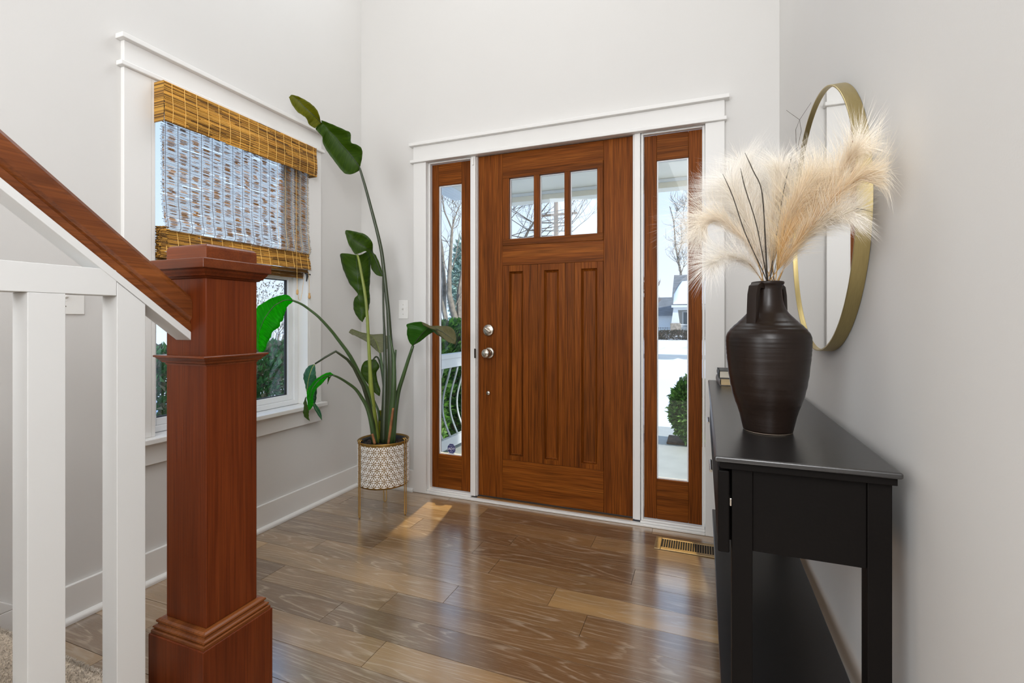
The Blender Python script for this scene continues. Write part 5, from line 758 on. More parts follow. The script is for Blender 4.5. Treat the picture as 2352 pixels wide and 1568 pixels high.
MB().lathe([(0.105, 0.1815), (0.124, 0.385), (0.131, 0.386), (0.133, 0.399), (0.127, 0.400), (0.122, 0.386), (0.118, 0.372), (0.002, 0.370), (0.002, 0.1815)], PX_, PY_, 48, close=False).build('nursery_pot', 'blackpot', pl, smooth=True)
m = MB(); rr = random.Random(2)
m.lathe([(0.1185, 0.362), (0.1185, 0.376), (0.07, 0.381), (0.002, 0.383)], PX_, PY_, 40)
for i in range(170):
    a = rr.uniform(0, 6.28); d = 0.112 * math.sqrt(rr.random()); x, y = PX_ + d * math.cos(a), PY_ + d * math.sin(a); s_ = rr.uniform(0.003, 0.008); b_ = rr.uniform(0, 3)
    m.box(x - s_, x + s_, y - s_ * .6, y + s_ * .6, 0.376, 0.381 + rr.uniform(0.002, 0.007))
m.build('bark_soil', 'soil', pl)
LM = {'A': 'leaf', 'A2': 'leafgold', 'B': 'leaf', 'C': 'leaf', 'D': 'leafbacklit', 'E': 'leafteal', 'E2': 'leaf', 'F': 'leafbacklit', 'F2': 'leaf', 'G': 'leafG', 'G2': 'leafolive2', 'H': 'leafolive', 'I': 'leaf', 'J': 'leafgold'}
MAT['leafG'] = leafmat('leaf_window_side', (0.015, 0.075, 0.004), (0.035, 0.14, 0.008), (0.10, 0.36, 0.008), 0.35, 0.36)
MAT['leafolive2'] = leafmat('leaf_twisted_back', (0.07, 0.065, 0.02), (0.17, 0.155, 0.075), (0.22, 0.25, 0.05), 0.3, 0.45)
LL = {'G2': 'brown olive back of the twisted leaf', 'D': 'bright backlit green leaf', 'F': 'bright backlit green leaf', 'H': 'pale olive leaf underside', 'J': 'yellow green dried sheath', 'A2': 'yellowish leaf tip', 'E': 'blue green glossy leaf'}
SM = {'A': 'stemdark', 'B': 'stemdark', 'C': 'stempale', 'D': 'stem', 'E': 'stemdark', 'F': 'stem', 'G': 'stem', 'H': 'stem', 'I': 'stemdark', 'J': 'stem', 'K': 'stem', 'L': 'stem', 'Z': 'dead', 'Z2': 'dead'}
for nm, st in PLANT['LEAF']:
    n = 4
    Lc = cat_rom([s_[0] for s_ in st], n); Mc = cat_rom([s_[1] for s_ in st], n); Rc = cat_rom([s_[2] for s_ in st], n)
    m = MB(); W_ = (0, .25, .55, .85, 1, 1.15, 1.45, 1.75, 2); K = len(Mc); uvs = []
    for i in range(K):
        lw = (Lc[i] - Mc[i]).length; rw = (Rc[i] - Mc[i]).length
        nrm = (Lc[i] - Mc[i]).cross((Mc[min(i + 1, K - 1)] - Mc[max(i - 1, 0)]))
        nrm = nrm.normalized() if nrm.length > 1e-9 else Vector((0, 0, 0))
        for t in W_:
            p = Lc[i].lerp(Mc[i], t) if t <= 1 else Mc[i].lerp(Rc[i], t - 1)
            wv = math.sin(i * 1.7 + t * 2.0) * 0.0012 * (1 - abs(1 - abs(t - 1) * 2 + 0) if False else abs(t - 1))
            side = lw if t < 1 else rw
            p = p + nrm * (wv + 0.10 * side * math.sin(abs(t - 1) * math.pi))
            m.v.append(tuple(p)); m.col.append(None); uvs.append((i / (K - 1) + abs(t - 1) * 0.05, t))
    q = len(W_)
    m.f = [(i * q + j, i * q + j + 1, (i + 1) * q + j + 1, (i + 1) * q + j) for i in range(K - 1) for j in range(q - 1)]
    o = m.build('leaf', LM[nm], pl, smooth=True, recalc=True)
    uvl = o.data.uv_layers.new(name='leaf')
    for lp in o.data.loops: uvl.data[lp.index].uv = uvs[lp.vertex_index]
    md = o.modifiers.new('solid', 'SOLIDIFY'); md.thickness = 0.0006; md.offset = 0
    if nm in LL: o['label'] = LL[nm]
    if nm != 'J' and nm != 'F2':
        rad = [0.0026 * (1 - 0.8 * i / (K - 1)) for i in range(K)]
        MB().tube(Mc, rad, 5).build('midrib', {'C': 'stem', 'D': 'stem', 'E': 'stempale', 'H': 'stempale'}.get(nm, 'stemdark'), o, smooth=True)
for nm, st in PLANT['STEM']:
    P = cat_rom([s_[:3] for s_ in st], 3 if nm != 'E' else 1); Rr = cat_rom([(s_[3], 0, 0) for s_ in st], 3 if nm != 'E' else 1)
    o = MB().tube(P, [v.x for v in Rr], 10).build('stem', SM[nm], pl, smooth=True)
    if nm in ('Z', 'Z2'): o.name = 'dead_sheath'; o['label'] = 'dry brown sheath at the stem base'

# ============================================================ CONSOLE TABLE
ct = thing('console_table', (2.27, -0.87, 0), 'long narrow black console table with drawers and a low shelf against the right wall', 'console table')
TY0, TY1 = -1.553, -0.196
m = MB(); m.prism([(2.120, 0.783), (2.1175, 0.787), (2.1175, 0.791), (2.120, 0.795), (2.427, 0.795), (2.4285, 0.792), (2.4285, 0.786), (2.427, 0.783)], 'Y', TY0, TY1)
m.build('table_top', 'blacktop', ct, bevel=0.0035, seg=3)
m = MB(); m.prism([(2.1295, 0.7685), (2.127, 0.7715), (2.127, 0.7826), (2.4225, 0.7826), (2.4225, 0.7685)], 'Y', TY0 + 0.010, TY1 - 0.010)
m.build('top_moulding', 'black', ct, bevel=0.001)
LX0, LX1, LX2, LX3 = 2.1505, 2.1885, 2.3800, 2.4180
for x0, x1 in ((LX0, LX1), (LX2, LX3)):
    for ya, yb in ((-1.531, -1.493), (-0.292, -0.254)):
        xo = 0.0
        B('leg', 'black', ct, x0 - xo, x1 - xo, ya, yb, 0.0008, 0.7683, 0.0015)
B('side_apron', 'black', ct, LX1 + .0003, LX2 - .0003, -1.526, -1.508, 0.604, 0.7683, 0.001)
B('side_apron', 'black', ct, LX1 + .0003, LX2 - .0003, -0.277, -0.259, 0.604, 0.7683, 0.001)
B('back_apron', 'black', ct, LX3 - 0.018, LX3 - 0.003, -1.4925, -0.2925, 0.604, 0.7683, 0.001)
B('drawer_box', 'black', ct, 2.1465, LX2 - .0005, -1.492, -0.893, 0.606, 0.757, 0); B('drawer_box', 'black', ct, 2.1465, LX2 - .0005, -0.883, -0.293, 0.606, 0.757, 0)
for ya, yb in ((-1.529, -0.889), (-0.886, -0.257)):
    df = B('drawer_front', 'black', ct, 2.1245, 2.1462, ya, yb, 0.5935, 0.7605, 0.0025)
    MB().tube([(2.1150, (ya + yb) / 2 - 0.05, 0.68), (2.1150, (ya + yb) / 2 + 0.05, 0.68)], 0.004, 8).build('handle', 'nickel', df)
B('drawer_slide', 'nickel', ct, 2.1466, 2.1502, -1.5285, -1.50, 0.690, 0.705, 0.0006)
B('shelf', 'blacktop', ct, 2.1345, LX3 - .001, -1.5305, -0.255, 0.205, 0.223, 0.002)

# ============================================================ VASE, PAMPAS, BOOKS
VX, VY = 2.2445, -1.262
va_ = thing('vase', (VX, VY, 0.7955), 'dark brown glazed jug vase with two handles on the black console table', 'vase')
K_ = 0.0010785
body = [(51, 990), (55, 972), (58.5, 955), (63, 968 - 28), (72, 943 - 28), (78, 888), (82, 862), (85.5, 830), (87.2, 808), (88, 792), (88, 780), (86.5, 771), (82.5, 763), (78, 757), (72, 750), (65, 743.5), (57, 735.5), (49, 727), (42, 719), (37, 710), (33.5, 701), (31, 690), (29.5, 677), (29, 665), (30, 658), (32.5, 655), (34, 652), (34.2, 649.5), (33, 647.5), (30.5, 647), (28, 648.5), (26.5, 653), (25, 670), (25, 690), (20, 700), (0.5, 702)]
prof = [(r_ * K_, 1.066 - (v - 737.1) * K_) for r_, v in body]
dz = 0.7965 - prof[0][1]
zt = prof[-7][1]
prof = [(r_, 0.7975 + (z - prof[0][1]) * (1.1635 - 0.7975) / (zt - prof[0][1])) for r_, z in prof]
# fine throwing rings
pp = []
for i in range(len(prof) - 1):
    (ra, za), (rb, zb) = prof[i], prof[i + 1]
    nn = 4 if i < 16 else 2
    for j in range(nn):
        t = j / nn; z = za + (zb - za) * t
        pp.append((ra + (rb - ra) * t + (0.00035 * math.sin(z * 620) if 2 < i < 16 else 0), z))
pp.append(prof[-1])
MB().lathe([(0.002, 0.7972), (0.0535, 0.7972)] + pp, VX, VY, 72, close=False).build('body', 'vase', va_, smooth=True)
MB().lathe([(0.002, 0.7957), (0.0525, 0.7957), (0.0545, 0.7966), (0.0542, 0.7980), (0.002, 0.7975)], VX, VY, 48, close=False).build('foot_ring', 'vasebase', va_, smooth=True)
# camera-side handle and far handle, on one axis through the mouth
for ang in (233, 53):
    a = RAD(ang); ra = Vector((math.cos(a), math.sin(a), 0)); ta = Vector((-math.sin(a), math.cos(a), 0)); c = Vector((VX, VY, 0))
    path = [(0.030, 1.1500), (0.044, 1.1530), (0.054, 1.1480), (0.0590, 1.1300), (0.0610, 1.1000), (0.0625, 1.0700), (0.0640, 1.0440), (0.0630, 1.0330), (0.0580, 1.0290), (0.050, 1.0310)]
    m = MB(); hw, th = 0.0115, 0.0065; n = len(path)
    for i, (d, z) in enumerate(path):
        d0, z0_ = path[max(i - 1, 0)]; d1_, z1_ = path[min(i + 1, n - 1)]; tx, tz = d1_ - d0, z1_ - z0_; L = math.hypot(tx, tz); nx_, nz_ = tz / L, -tx / L
        for s1, s2 in ((-1, -1), (1, -1), (1, 1), (-1, 1)):
            p = c + ra * (d + nx_ * th * s2) + ta * (hw * s1) + Vector((0, 0, z + nz_ * th * s2)); m.v.append(tuple(p)); m.col.append(None)
    m.f = [(i * 4 + j, i * 4 + (j + 1) % 4, i * 4 + 4 + (j + 1) % 4, i * 4 + 4 + j) for i in range(n - 1) for j in range(4)] + [(3, 2, 1, 0), tuple((n - 1) * 4 + j for j in range(4))]
    m.build('handle', 'vase', va_, smooth=True, bevel=0.003, seg=3)
PL = ['cream pampas plume arching highest and farthest right in front of the mirror', 'golden pampas plume reaching right below the highest one', 'pale pampas plume spreading low on the right above the vase neck', 'cream pampas plume standing upright over the middle of the vase',
      'cream pampas plume rising just left of the upright middle one', 'white pampas plume leaning left at middle height', 'cream pampas plume arching farthest left and drooping over the door frame', 'white wispy pampas plume lowest on the left side of the vase',
      'pale pampas plume at the back behind the upright ones', 'cream pampas plume fanning between the middle and the right plumes', 'deep golden pampas plume packed at the heart of the bouquet', 'white pampas plume fanning up on the left behind the dark twigs']
GOLD = [0.50, 0.75, 0.20, 0.22, 0.10, 0.06, 0.28, 0.02, 0.12, 0.55, 1.0, 0.06]
for k, ax in enumerate(PLANT['PAMPAS']):
    rr = random.Random(100 + k)
    C = cat_rom(ax, 8); n = len(C)
    t_ = thing('pampas_plume', tuple(C[0]), PL[k], 'pampas plume', 'pampas plumes in the dark vase')
    base = Vector((VX + (C[0].x - VX) * 0.4, VY + (C[0].y - VY) * 0.4, 1.02))
    off = Vector((0.016 * math.cos(k * 2.4), 0.016 * math.sin(k * 2.4), 0))
    C2 = [base + off * .3, base + off + Vector((0, 0, 0.10))] + [p + off * max(0, 1 - i / 6) for i, p in enumerate(C)]
    MB().tube(C2[:int(len(C2) * 0.93)], [0.0013] * 2 + [0.0013 * (1 - 0.75 * i / n) for i in range(int(len(C2) * 0.93) - 2)], 5).build('stalk', 'plumestem', t_)
    m = MB(); gk = GOLD[k]
    N = {0: 1150, 1: 1400, 7: 1100}.get(k, 1700)
    for i in range(N):
        u = 0.10 + 0.90 * rr.random() ** 0.8; f = u * (n - 1); j = min(int(f), n - 2); p = C[j].lerp(C[j + 1], f - j) + off * max(0, 1 - f / 6)
        tg = (C[j + 1] - C[j]).normalized()
        a = tg.orthogonal().normalized(); b_ = tg.cross(a); an = rr.uniform(0, 2 * math.pi); sd = a * math.cos(an) + b_ * math.sin(an)
        spread = 0.16 + 0.40 * u * rr.random() + 0.16 * rr.random()
        L = (0.060 + 0.085 * math.sin(math.pi * min(1, u * 0.85 + 0.08))) * rr.uniform(0.6, 1.25)
        d1_ = (tg + sd * spread).normalized(); d2 = (tg * 0.8 + sd * (spread + 0.45) + Vector((0, 0, -0.26))).normalized()
        p1 = p + d1_ * L * 0.5; p2 = p1 + d2 * L * 0.5
        p1.x = min(p1.x, wx(p1.y) - 0.036); p2.x = min(p2.x, wx(p2.y) - 0.036)
        w_ = 0.00030; q = d1_.cross(Vector((rr.uniform(-1, 1), rr.uniform(-1, 1), rr.uniform(-1, 1)))).normalized() * w_
        g0 = gk * max(0.0, 1 - u * 0.75) + 0.15 * gk * rr.random()
        c0 = Vector((0.95, 0.91, 0.84)).lerp(Vector((0.74, 0.46, 0.11)), min(1, g0 * 1.15)); c1 = Vector((0.97, 0.95, 0.91)).lerp(Vector((0.93, 0.72, 0.36)), min(1, g0 * 0.8)); kk = rr.uniform(0.85, 1.1)
        m.cur = tuple(c0 * kk); m.add([p - q, p + q], [])
        m.cur = tuple(c1 * kk); m.add([p1 - q * .8, p1 + q * .8, p2], [])
        o_ = len(m.v) - 5; m.f += [(o_, o_ + 1, o_ + 3, o_ + 2), (o_ + 2, o_ + 3, o_ + 4)]
    pm_ = m.build('plume', 'plume', t_, recalc=False); pm_['kind'] = 'stuff'
TL = ['dark bare twig with a forked tip among the left plumes', 'dark curved twig leaning farthest left in the plumes', 'short dark twig left of the middle plumes', 'thin dark twig between the two left twigs',
      'thin forked wiry sprig standing tallest against the wall', 'fine wiry sprig crossing the mirror edge with a forked tip', 'fine dark wiry stalk bending right across the mirror frame', 'short dark twig in the middle of the bouquet', 'short dark twig right of the middle plumes']
for k, tw in enumerate(PLANT['TWIG']):
    P = cat_rom(tw, 1 if k in (4, 5) else 4); P = P[:-1] + [Vector(tw[-1]), Vector((VX + (tw[-1][0] - VX) * .3 + .004 * math.cos(k * 1.7), VY + .004 * math.sin(k * 1.7), 1.03))]
    o = MB().tube(P, [0.0004 + 0.0008 * (0.35 if k in (4, 5, 6) else 1) * min(1, i / 3) for i in range(len(P))], 5).build('dry_twig', 'twig', loc=tw[-1])
    tag(o, TL[k], 'twig', 'dark twigs among the pampas')
def book(name, loc_, a, w_, d, h, mat, pmat, label):
    # w_: along the spine, d: cover depth
    b = thing(name, loc_, label, 'book'); x, y, z = loc_; t = 0.0025; ca, sa = math.cos(a), math.sin(a)
    def obx(nm, mt, u0, u1, v0, v1, z0, z1, par, bev):
        m = MB(); m.prism([(x + u * ca - v * sa, y + u * sa + v * ca) for u, v in ((u0, v0), (u1, v0), (u1, v1), (u0, v1))], 'Z', z0, z1); return m.build(nm, mt, par, bevel=bev)
    obx('cover', mat, 0, d, 0, w_, z, z + t, b, 0.0006); obx('cover', mat, 0, d, 0, w_, z + h - t, z + h, b, 0.0006)
    m = MB(); pr2 = [(0.004 - 0.004 * math.sin(math.pi * i / 8) - 0.0015, z + h * i / 8) for i in range(9)]; pr3 = [(p[0] + 0.0025, p[1]) for p in pr2[::-1]]
    poly = pr2 + pr3; n = len(poly)
    m.add([(x + p * ca - v * sa, y + p * sa + v * ca, zz) for v in (0.0, w_) for p, zz in poly], [tuple(range(n))[::-1], tuple(range(n, 2 * n))] + [(i, (i + 1) % n, n + (i + 1) % n, n + i) for i in range(n)])
    m.build('spine', mat, b); obx('page_block', pmat, 0.005, d - 0.004, 0.004, w_ - 0.004, z + t + .0001, z + h - t - .0001, b, 0)
book('book', (2.162, -0.395, 0.7953), RAD(4), 0.16, 0.115, 0.030, 'book2', 'pages', 'grey bound book lying at the bottom of the stack beside the vase')
book('book', (2.157, -0.392, 0.8256), RAD(1), 0.15, 0.105, 0.032, 'book1', 'pagesw', 'black bound book lying on top of the stack beside the vase')

# ============================================================ MIRROR
MY, MZ, MR = -0.905, 1.360, 0.384
rot = math.atan(SK)
def mxp(y, d): return wx(y) - d
mi = thing('round_mirror', (wx(MY) - 0.002, MY, MZ), 'round wall mirror with a deep gold rim above the console table', 'mirror')
def ringm(prof, n=96):
    m = MB(); k = len(prof)
    m.add([(wx(MY + r_ * math.cos(2 * math.pi * j / n)) - d, MY + r_ * math.cos(2 * math.pi * j / n), MZ + r_ * math.sin(2 * math.pi * j / n)) for r_, d in prof for j in range(n)],
          [(i * n + j, i * n + (j + 1) % n, ((i + 1) % k) * n + (j + 1) % n, ((i + 1) % k) * n + j) for i in range(k) for j in range(n)]); return m
fr = ringm([(MR, 0.0012), (MR, 0.0325), (MR - 0.0006, 0.0332), (MR - 0.0042, 0.0332), (MR - 0.0048, 0.0325), (MR - 0.0048, 0.0012)]).build('rim', 'mirrorgold', mi)
fr.data.polygons.foreach_set('use_smooth', [True] * len(fr.data.polygons)); md = fr.modifiers.new('edge', 'EDGE_SPLIT'); md.split_angle = RAD(35)
m = MB(); n = 96; d = 0.0255; r_ = MR - 0.005
m.add([(wx(MY + r_ * math.cos(2 * math.pi * j / n)) - dd, MY + r_ * math.cos(2 * math.pi * j / n), MZ + r_ * math.sin(2 * math.pi * j / n)) for dd in (d, d - 0.004) for j in range(n)], [tuple(range(n)), tuple(range(n, 2 * n))[::-1]] + [(j, (j + 1) % n, n + (j + 1) % n, n + j) for j in range(n)])
m.build('mirror_glass', 'mirror', mi)

# ============================================================ SMALL THINGS
vt = thing('floor_register', (2.02, -0.18, 0), 'tan metal floor register with slots set by the console table leg', 'floor vent')
V0_, V1_, VA, VB = 1.882, 2.215, -0.2515, -0.112
m = MB(); sl0, sl1, sy0, sy1 = 1.910, 2.187, -0.226, -0.135
for a, b, c, d in ((V0_, sl0, VA, VB), (sl1, V1_, VA, VB), (sl0, sl1, VA, sy0), (sl0, sl1, sy1, VB)): m.box(a, b, c, d, 0.0008, 0.0052)
m.build('register_frame', 'register', vt, bevel=0.0022)
nn = 26; stp = (sl1 - sl0) / nn
for i in range(1, nn): 
    x = sl0 + i * stp; MB().box(x - 0.0016, x + 0.0016, sy0, sy1, 0.0012, 0.0046).build('louver_bar', 'register', vt)
B('duct_shade_sheet', 'voidblack', vt, sl0 - .002, sl1 + .002, sy0 - .002, sy1 + .002, 0.0006, 0.0011, 0)  # flat black sheet standing for the shade below the louvers
MB().lathe([(0.003, 0.0052), (0.003, 0.0058), (0.001, 0.0061)], 1.891, -0.180, 10).build('screw', 'nickel', vt)
def switch(name, o, u, nrm, label, w_=0.070, h=0.117):
    # o: centre on the wall, u: horizontal axis, nrm: out of the wall
    s = thing(name, o, label, 'light switch'); o = Vector(o); u = Vector(u); nv = Vector(nrm); k = Vector((0, 0, 1))
    def bx(nm, mt, cu, cz, hu, hz, d0, d1, par, bev, tilt=0.0):
        m = MB(); P = []
        for d in (d0, d1):
            for a, b_ in ((-1, -1), (1, -1), (1, 1), (-1, 1)): P.append(o + u * (cu + a * hu) + k * (cz + b_ * hz + (tilt if d == d1 else 0)) + nv * d)
        m.add(P, [(0, 1, 2, 3), (4, 7, 6, 5), (0, 4, 5, 1), (1, 5, 6, 2), (2, 6, 7, 3), (3, 7, 4, 0)]); return m.build(nm, mt, par, bevel=bev)
    bx('wall_plate', 'plastic', 0, 0, w_ / 2, h / 2, 0.0004, 0.006, s, 0.0025)
    bx('toggle_slot', 'plastic', 0, 0, 0.006, 0.0125, 0.0061, 0.0072, s, 0.0005)
    bx('toggle', 'plastic', 0, 0.001, 0.0042, 0.0048, 0.0073, 0.0175, s, 0.001, 0.007)
    for dz in (0.030, -0.030): bx('screw', 'nickel', 0, dz, 0.0022, 0.0022, 0.0061, 0.0070, s, 0.0008)
switch('light_switch', SWA, (1, 0, 0), (0, -1, 0), 'white toggle light switch plate left of the door casing')
switch('light_switch', SWB, (0, 1, 0), (1, 0, 0), 'white toggle light switch plate on the left wall seen between the stair posts', 0.115)
se = thing('door_sensor', (0.821, -0.006, 2.02), 'small white contact sensor high on the post left of the door', 'sensor')
B('sensor_body', 'plastic', se, 0.8165, 0.826, -0.0125, -0.0032, 1.995, 2.042, 0.0015)
# security sticker on the left sidelight glass
sx, sz, sy = 0.6410, 0.272, 0.0576
so = thing('window_sticker', (sx, sy, sz), 'navy blue octagonal security sticker low on the left sidelight glass', 'sticker')
def octa(r_, y0, y1): m = MB(); m.prism([(sx + r_ * math.cos(RAD(22.5 + 45 * i)), sz + r_ * 1.12 * math.sin(RAD(22.5 + 45 * i))) for i in range(8)], 'Y', y0, y1); return m
octa(0.0305, sy - .0004, sy).build('backing', 'navy', so); 
m = MB(); n = 8
def oc(r_, y): return [(sx + r_ * math.cos(RAD(22.5 + 45 * i)), y, sz + r_ * 1.12 * math.sin(RAD(22.5 + 45 * i))) for i in range(8)]
m.add(oc(0.0295, sy - .0007) + oc(0.0283, sy - .0007), [(i, (i + 1) % 8, 8 + (i + 1) % 8, 8 + i) for i in range(8)]); m.build('border', 'stickerw', so, recalc=False)
def text(body, size, x, y, z, mat, par, name='lettering', align='CENTER', shear=0.0):
    c = bpy.data.curves.new('t', 'FONT'); c.body = body; c.size = size; c.align_x = align; c.align_y = 'CENTER'; c.extrude = 0.0001; c.shear = shear; c.offset = size * 0.02
    o = bpy.data.objects.new('t', c); scene.collection.objects.link(o); dg = bpy.context.evaluated_depsgraph_get()
    me = bpy.data.meshes.new_from_object(o.evaluated_get(dg)); bpy.data.objects.remove(o); bpy.data.curves.remove(c)
    me.name = name; me.materials.clear(); me.materials.append(MAT[mat])
    q = bpy.data.objects.new(name, me); scene.collection.objects.link(q); q.parent = par; q.rotation_euler = (RAD(90), 0, 0); q.location = Vector((x, y, z)) - Vector(ORI[par.name]); return q
text('ADT', 0.0235, sx, sy - .0008, sz - .001, 'stickerw', so)
text('SECURED BY', 0.0052, sx, sy - .0008, sz + 0.018, 'stickerw', so); text('1-800-ADT', 0.0052, sx, sy - .0008, sz - 0.0185, 'stickerw', so)

# ============================================================ OUTSIDE
GZ = -0.32
tag(MB().box(-40, 40, 0.3, 15.6, GZ - 0.3, GZ).build('floor_snow', 'snow', loc=(0, 8, GZ)), 'snow covered front yard before the road', 'snow ground', kind='structure')
tag(MB().box(-60, -5.42, 15.601, 60, GZ - 0.3, GZ).build('floor_field_snow', 'snow', loc=(-20, 25, GZ)), 'snow covered ground around the white gabled house', 'snow ground', kind='structure')
tag(MB().box(-40, -0.3, -20, 0.3, GZ - 0.3, GZ).build('floor_side_snow', 'snow', loc=(-8, -5, GZ)), 'snow covered side yard past the left window', 'snow ground', kind='structure')
tag(MB().box(-5.4, 60, 15.6, 19.5, GZ - 0.4, GZ - 0.06).build('road', 'roadm', loc=(0, 17, GZ)), 'grey wet road across the front yard', 'road', kind='structure')
m = MB(); rr = random.Random(4)
def ridge(y, h, w_, x0=-5.3, x1=30, n=220, base=GZ - .06):
    m = MB(); q = 7; vs_ = []
    for i in range(n + 1):
        x = x0 + (x1 - x0) * i / n; hh = h * (0.55 + 0.45 * abs(math.sin(x * 1.3) * math.cos(x * 0.7 + 1))) * rr.uniform(0.75, 1.15)
        for j in range(q):
            t = j / (q - 1); vs_.append((x, y + (t - .5) * w_ * rr.uniform(.9, 1.1), base + hh * math.sin(math.pi * t) ** 0.8 * rr.uniform(.8, 1.1) if 0 < j < q - 1 else base - .02))
    m.add(vs_, [(i * q + j, i * q + j + 1, (i + 1) * q + j + 1, (i + 1) * q + j) for i in range(n) for j in range(q - 1)]); return m
tag(ridge(15.2, 0.20, 1.0).build('snow_bank', 'snow', loc=(0, 15.2, GZ), smooth=True), 'low snow bank along the near edge of the road', 'snow bank')
tag(ridge(20.2, 0.42, 1.4).build('snow_bank', 'snow', loc=(0, 20.2, GZ), smooth=True), 'lumpy snow bank along the far edge of the road', 'snow bank')
m = MB(); m.prism([(19.502, GZ - .2), (19.502, GZ - .06), (21, GZ), (27.2, GZ + 0.62), (80, GZ + 0.7), (80, GZ - .2)], 'X', -5.4, 60)
tag(m.build('floor_far_snow', 'snow', loc=(0, 24, GZ)), 'snowy yard rising to the house across the road', 'snow ground', kind='structure')
# porch
pf = tag(B('floor_porch', 'concrete', None, -0.35, 5.0, 0.152, 2.42, -0.30, -0.075, 0.01), 'pale grey concrete porch floor', 'porch floor', kind='structure')
tag(B('floor_walk', 'concrete', None, 1.15, 2.05, 2.43, 3.0, -0.34, -0.10, 0.01), 'short concrete walk leaving the porch', 'walk', kind='structure')
pc = struct('ceiling_porch', (1.0, 1.2, 2.45), 'grey porch ceiling with a white front beam', 'porch ceiling')
B('soffit_panel', 'porchceil', pc, -0.32, 5.0, 0.152, 2.36, 2.455, 2.50, 0)
B('beam_trim', 'extwhite', pc, -0.32, 5.0, 2.33, 2.36, 2.425, 2.4545, 0.004)
B('front_beam', 'porchceil', pc, -0.42, 5.0, 2.3605, 2.52, 2.37, 2.60, 0.004)
for i in range(5): B('soffit_board', 'extwhite', pc, -0.325 - 0.05 * (i + 1) + .001, -0.325 - 0.05 * i - .001, 0.152, 2.35, 2.452, 2.47, 0.002)
B('porch_roof', 'shingle', pc, -0.65, 5.0, 0.152, 2.75, 2.605, 2.70, 0)
# recessed warm lamps in the porch ceiling (lit: they throw the warm patch through the sidelight glass)
m_, n_, b_, o_ = newmat('warm_lamp'); b_.inputs['Emission Color'].default_value = (1.0, 0.72, 0.38, 1); b_.inputs['Emission Strength'].default_value = 2.0; MAT['warmlamp'] = m_
for i, (lx, ll) in enumerate(((0.42, 'round recessed porch ceiling lamp outside the left sidelight'), (1.76, 'round recessed porch ceiling lamp outside the right sidelight'))):
    q = thing('porch_lamp', (lx, 1.57, 2.45), ll, 'ceiling lamp', 'recessed porch lamps')
    MB().lathe([(0.058, 2.4545), (0.058, 2.447), (0.075, 2.445), (0.078, 2.4545)], lx, 1.57, 24, close=False).build('trim_ring', 'extwhite', q); MB().lathe([(0.001, 2.4535), (0.057, 2.4535), (0.057, 2.4542), (0.001, 2.4542)], lx, 1.57, 24, close=False).build('lens', 'warmlamp', q)
    lo = lamp('porch_lamp_light', 'SPOT', (lx, 1.57, 2.44), ((0.665, -0.22, 0.0), (1.99, -0.22, 0.0))[i], 700 if i == 0 else 260, (1.0, 0.74, 0.36)); lo.data.spot_size = RAD(11.5); lo.data.spot_blend = 0.35; lo.data.shadow_soft_size = 0.035
# porch railing with belly balusters
pr = thing('porch_railing', (0.186, 1.2, -0.07), 'white porch railing with bowed grey metal balusters outside the left sidelight', 'railing')
B('top_rail', 'extwhite', pr, 0.150, 0.222, 0.16, 2.34, 0.765, 0.802, 0.004); B('under_rail', 'extwhite', pr, 0.166, 0.206, 0.16, 2.34, 0.690, 0.7647, 0.003)
B('bottom_rail', 'extwhite', pr, 0.166, 0.206, 0.16, 2.34, 0.045, 0.127, 0.003)
y = 0.25
while y < 2.3:
    pts = []
    for i in range(15):
        t = i / 14; z = 0.125 + 0.567 * t; bow = 0.075 * math.sin(math.pi * (1 - t) ** 1.25) * (1.0 if t < 0.999 else 0)
        pts.append((0.186 - bow, y, z))
    MB().tube(pts, 0.0085, 8).build('baluster', 'galv', pr, smooth=True); y += 0.125
for yy in (0.19, 2.31): B('rail_post', 'extwhite', pr, 0.15, 0.222, yy - .036, yy + .036, -0.0742, 0.0448, 0.003)

# shrubs: clouds of small folded leaves over bare stems
def shrub(name, c, rad, n, size, cols, label, cat='shrub', group=None, seed=0, flat=1.0, twigs=20, base=None):
    r = random.Random(seed); t_ = thing(name, (c[0], c[1], base if base is not None else c[2] - rad[2]), label, cat, group)
    m = MB()
    for i in range(n):
        while True:
            p = Vector((r.uniform(-1, 1), r.uniform(-1, 1), r.uniform(-1, 1)))
            if p.length <= 1: break
        L = p.length
        if L < 1e-3: continue
        p = p / L * (L ** (0.35 if i % 3 else 0.8)) * r.uniform(0.86, 1.0)
        bx = [max(-1, min(1, v * flat)) for v in p]
        P = Vector((c[0] + bx[0] * rad[0], c[1] + bx[1] * rad[1], c[2] + bx[2] * rad[2]))
        d = (Vector(p) + Vector((r.uniform(-.8, .8), r.uniform(-.8, .8), r.uniform(-.5, 1.0)))).normalized(); q = d.orthogonal().normalized(); q = (q * math.cos(i) + d.cross(q) * math.sin(i)).normalized()
        s = size * r.uniform(0.6, 1.3); col = r.choice(cols); k = r.uniform(0.7, 1.25); m.cur = tuple(v * k for v in col)
        up = d.cross(q) * s * 0.18
        m.add([P, P + d * s * .5 + q * s * .26 + up, P + d * s, P + d * s * .5 - q * s * .26 + up], [(0, 1, 2), (0, 2, 3)])
    f = m.build('foliage', 'bushA', t_, recalc=False); f['kind'] = 'stuff'
    m = MB()
    for i in range(twigs):
        a = r.uniform(0, 6.28); zb = base if base is not None else c[2] - rad[2]
        m.tube([(c[0] + .15 * rad[0] * math.cos(a), c[1] + .15 * rad[1] * math.sin(a), zb), (c[0] + .45 * rad[0] * math.cos(a), c[1] + .45 * rad[1] * math.sin(a), c[2]), (c[0] + .85 * rad[0] * math.cos(a + .3), c[1] + .85 * rad[1] * math.sin(a + .3), c[2] + rad[2] * r.uniform(.2, .8))], [0.012, 0.007, 0.003], 5)
    m.build('branches', 'bark', t_)
    return t_
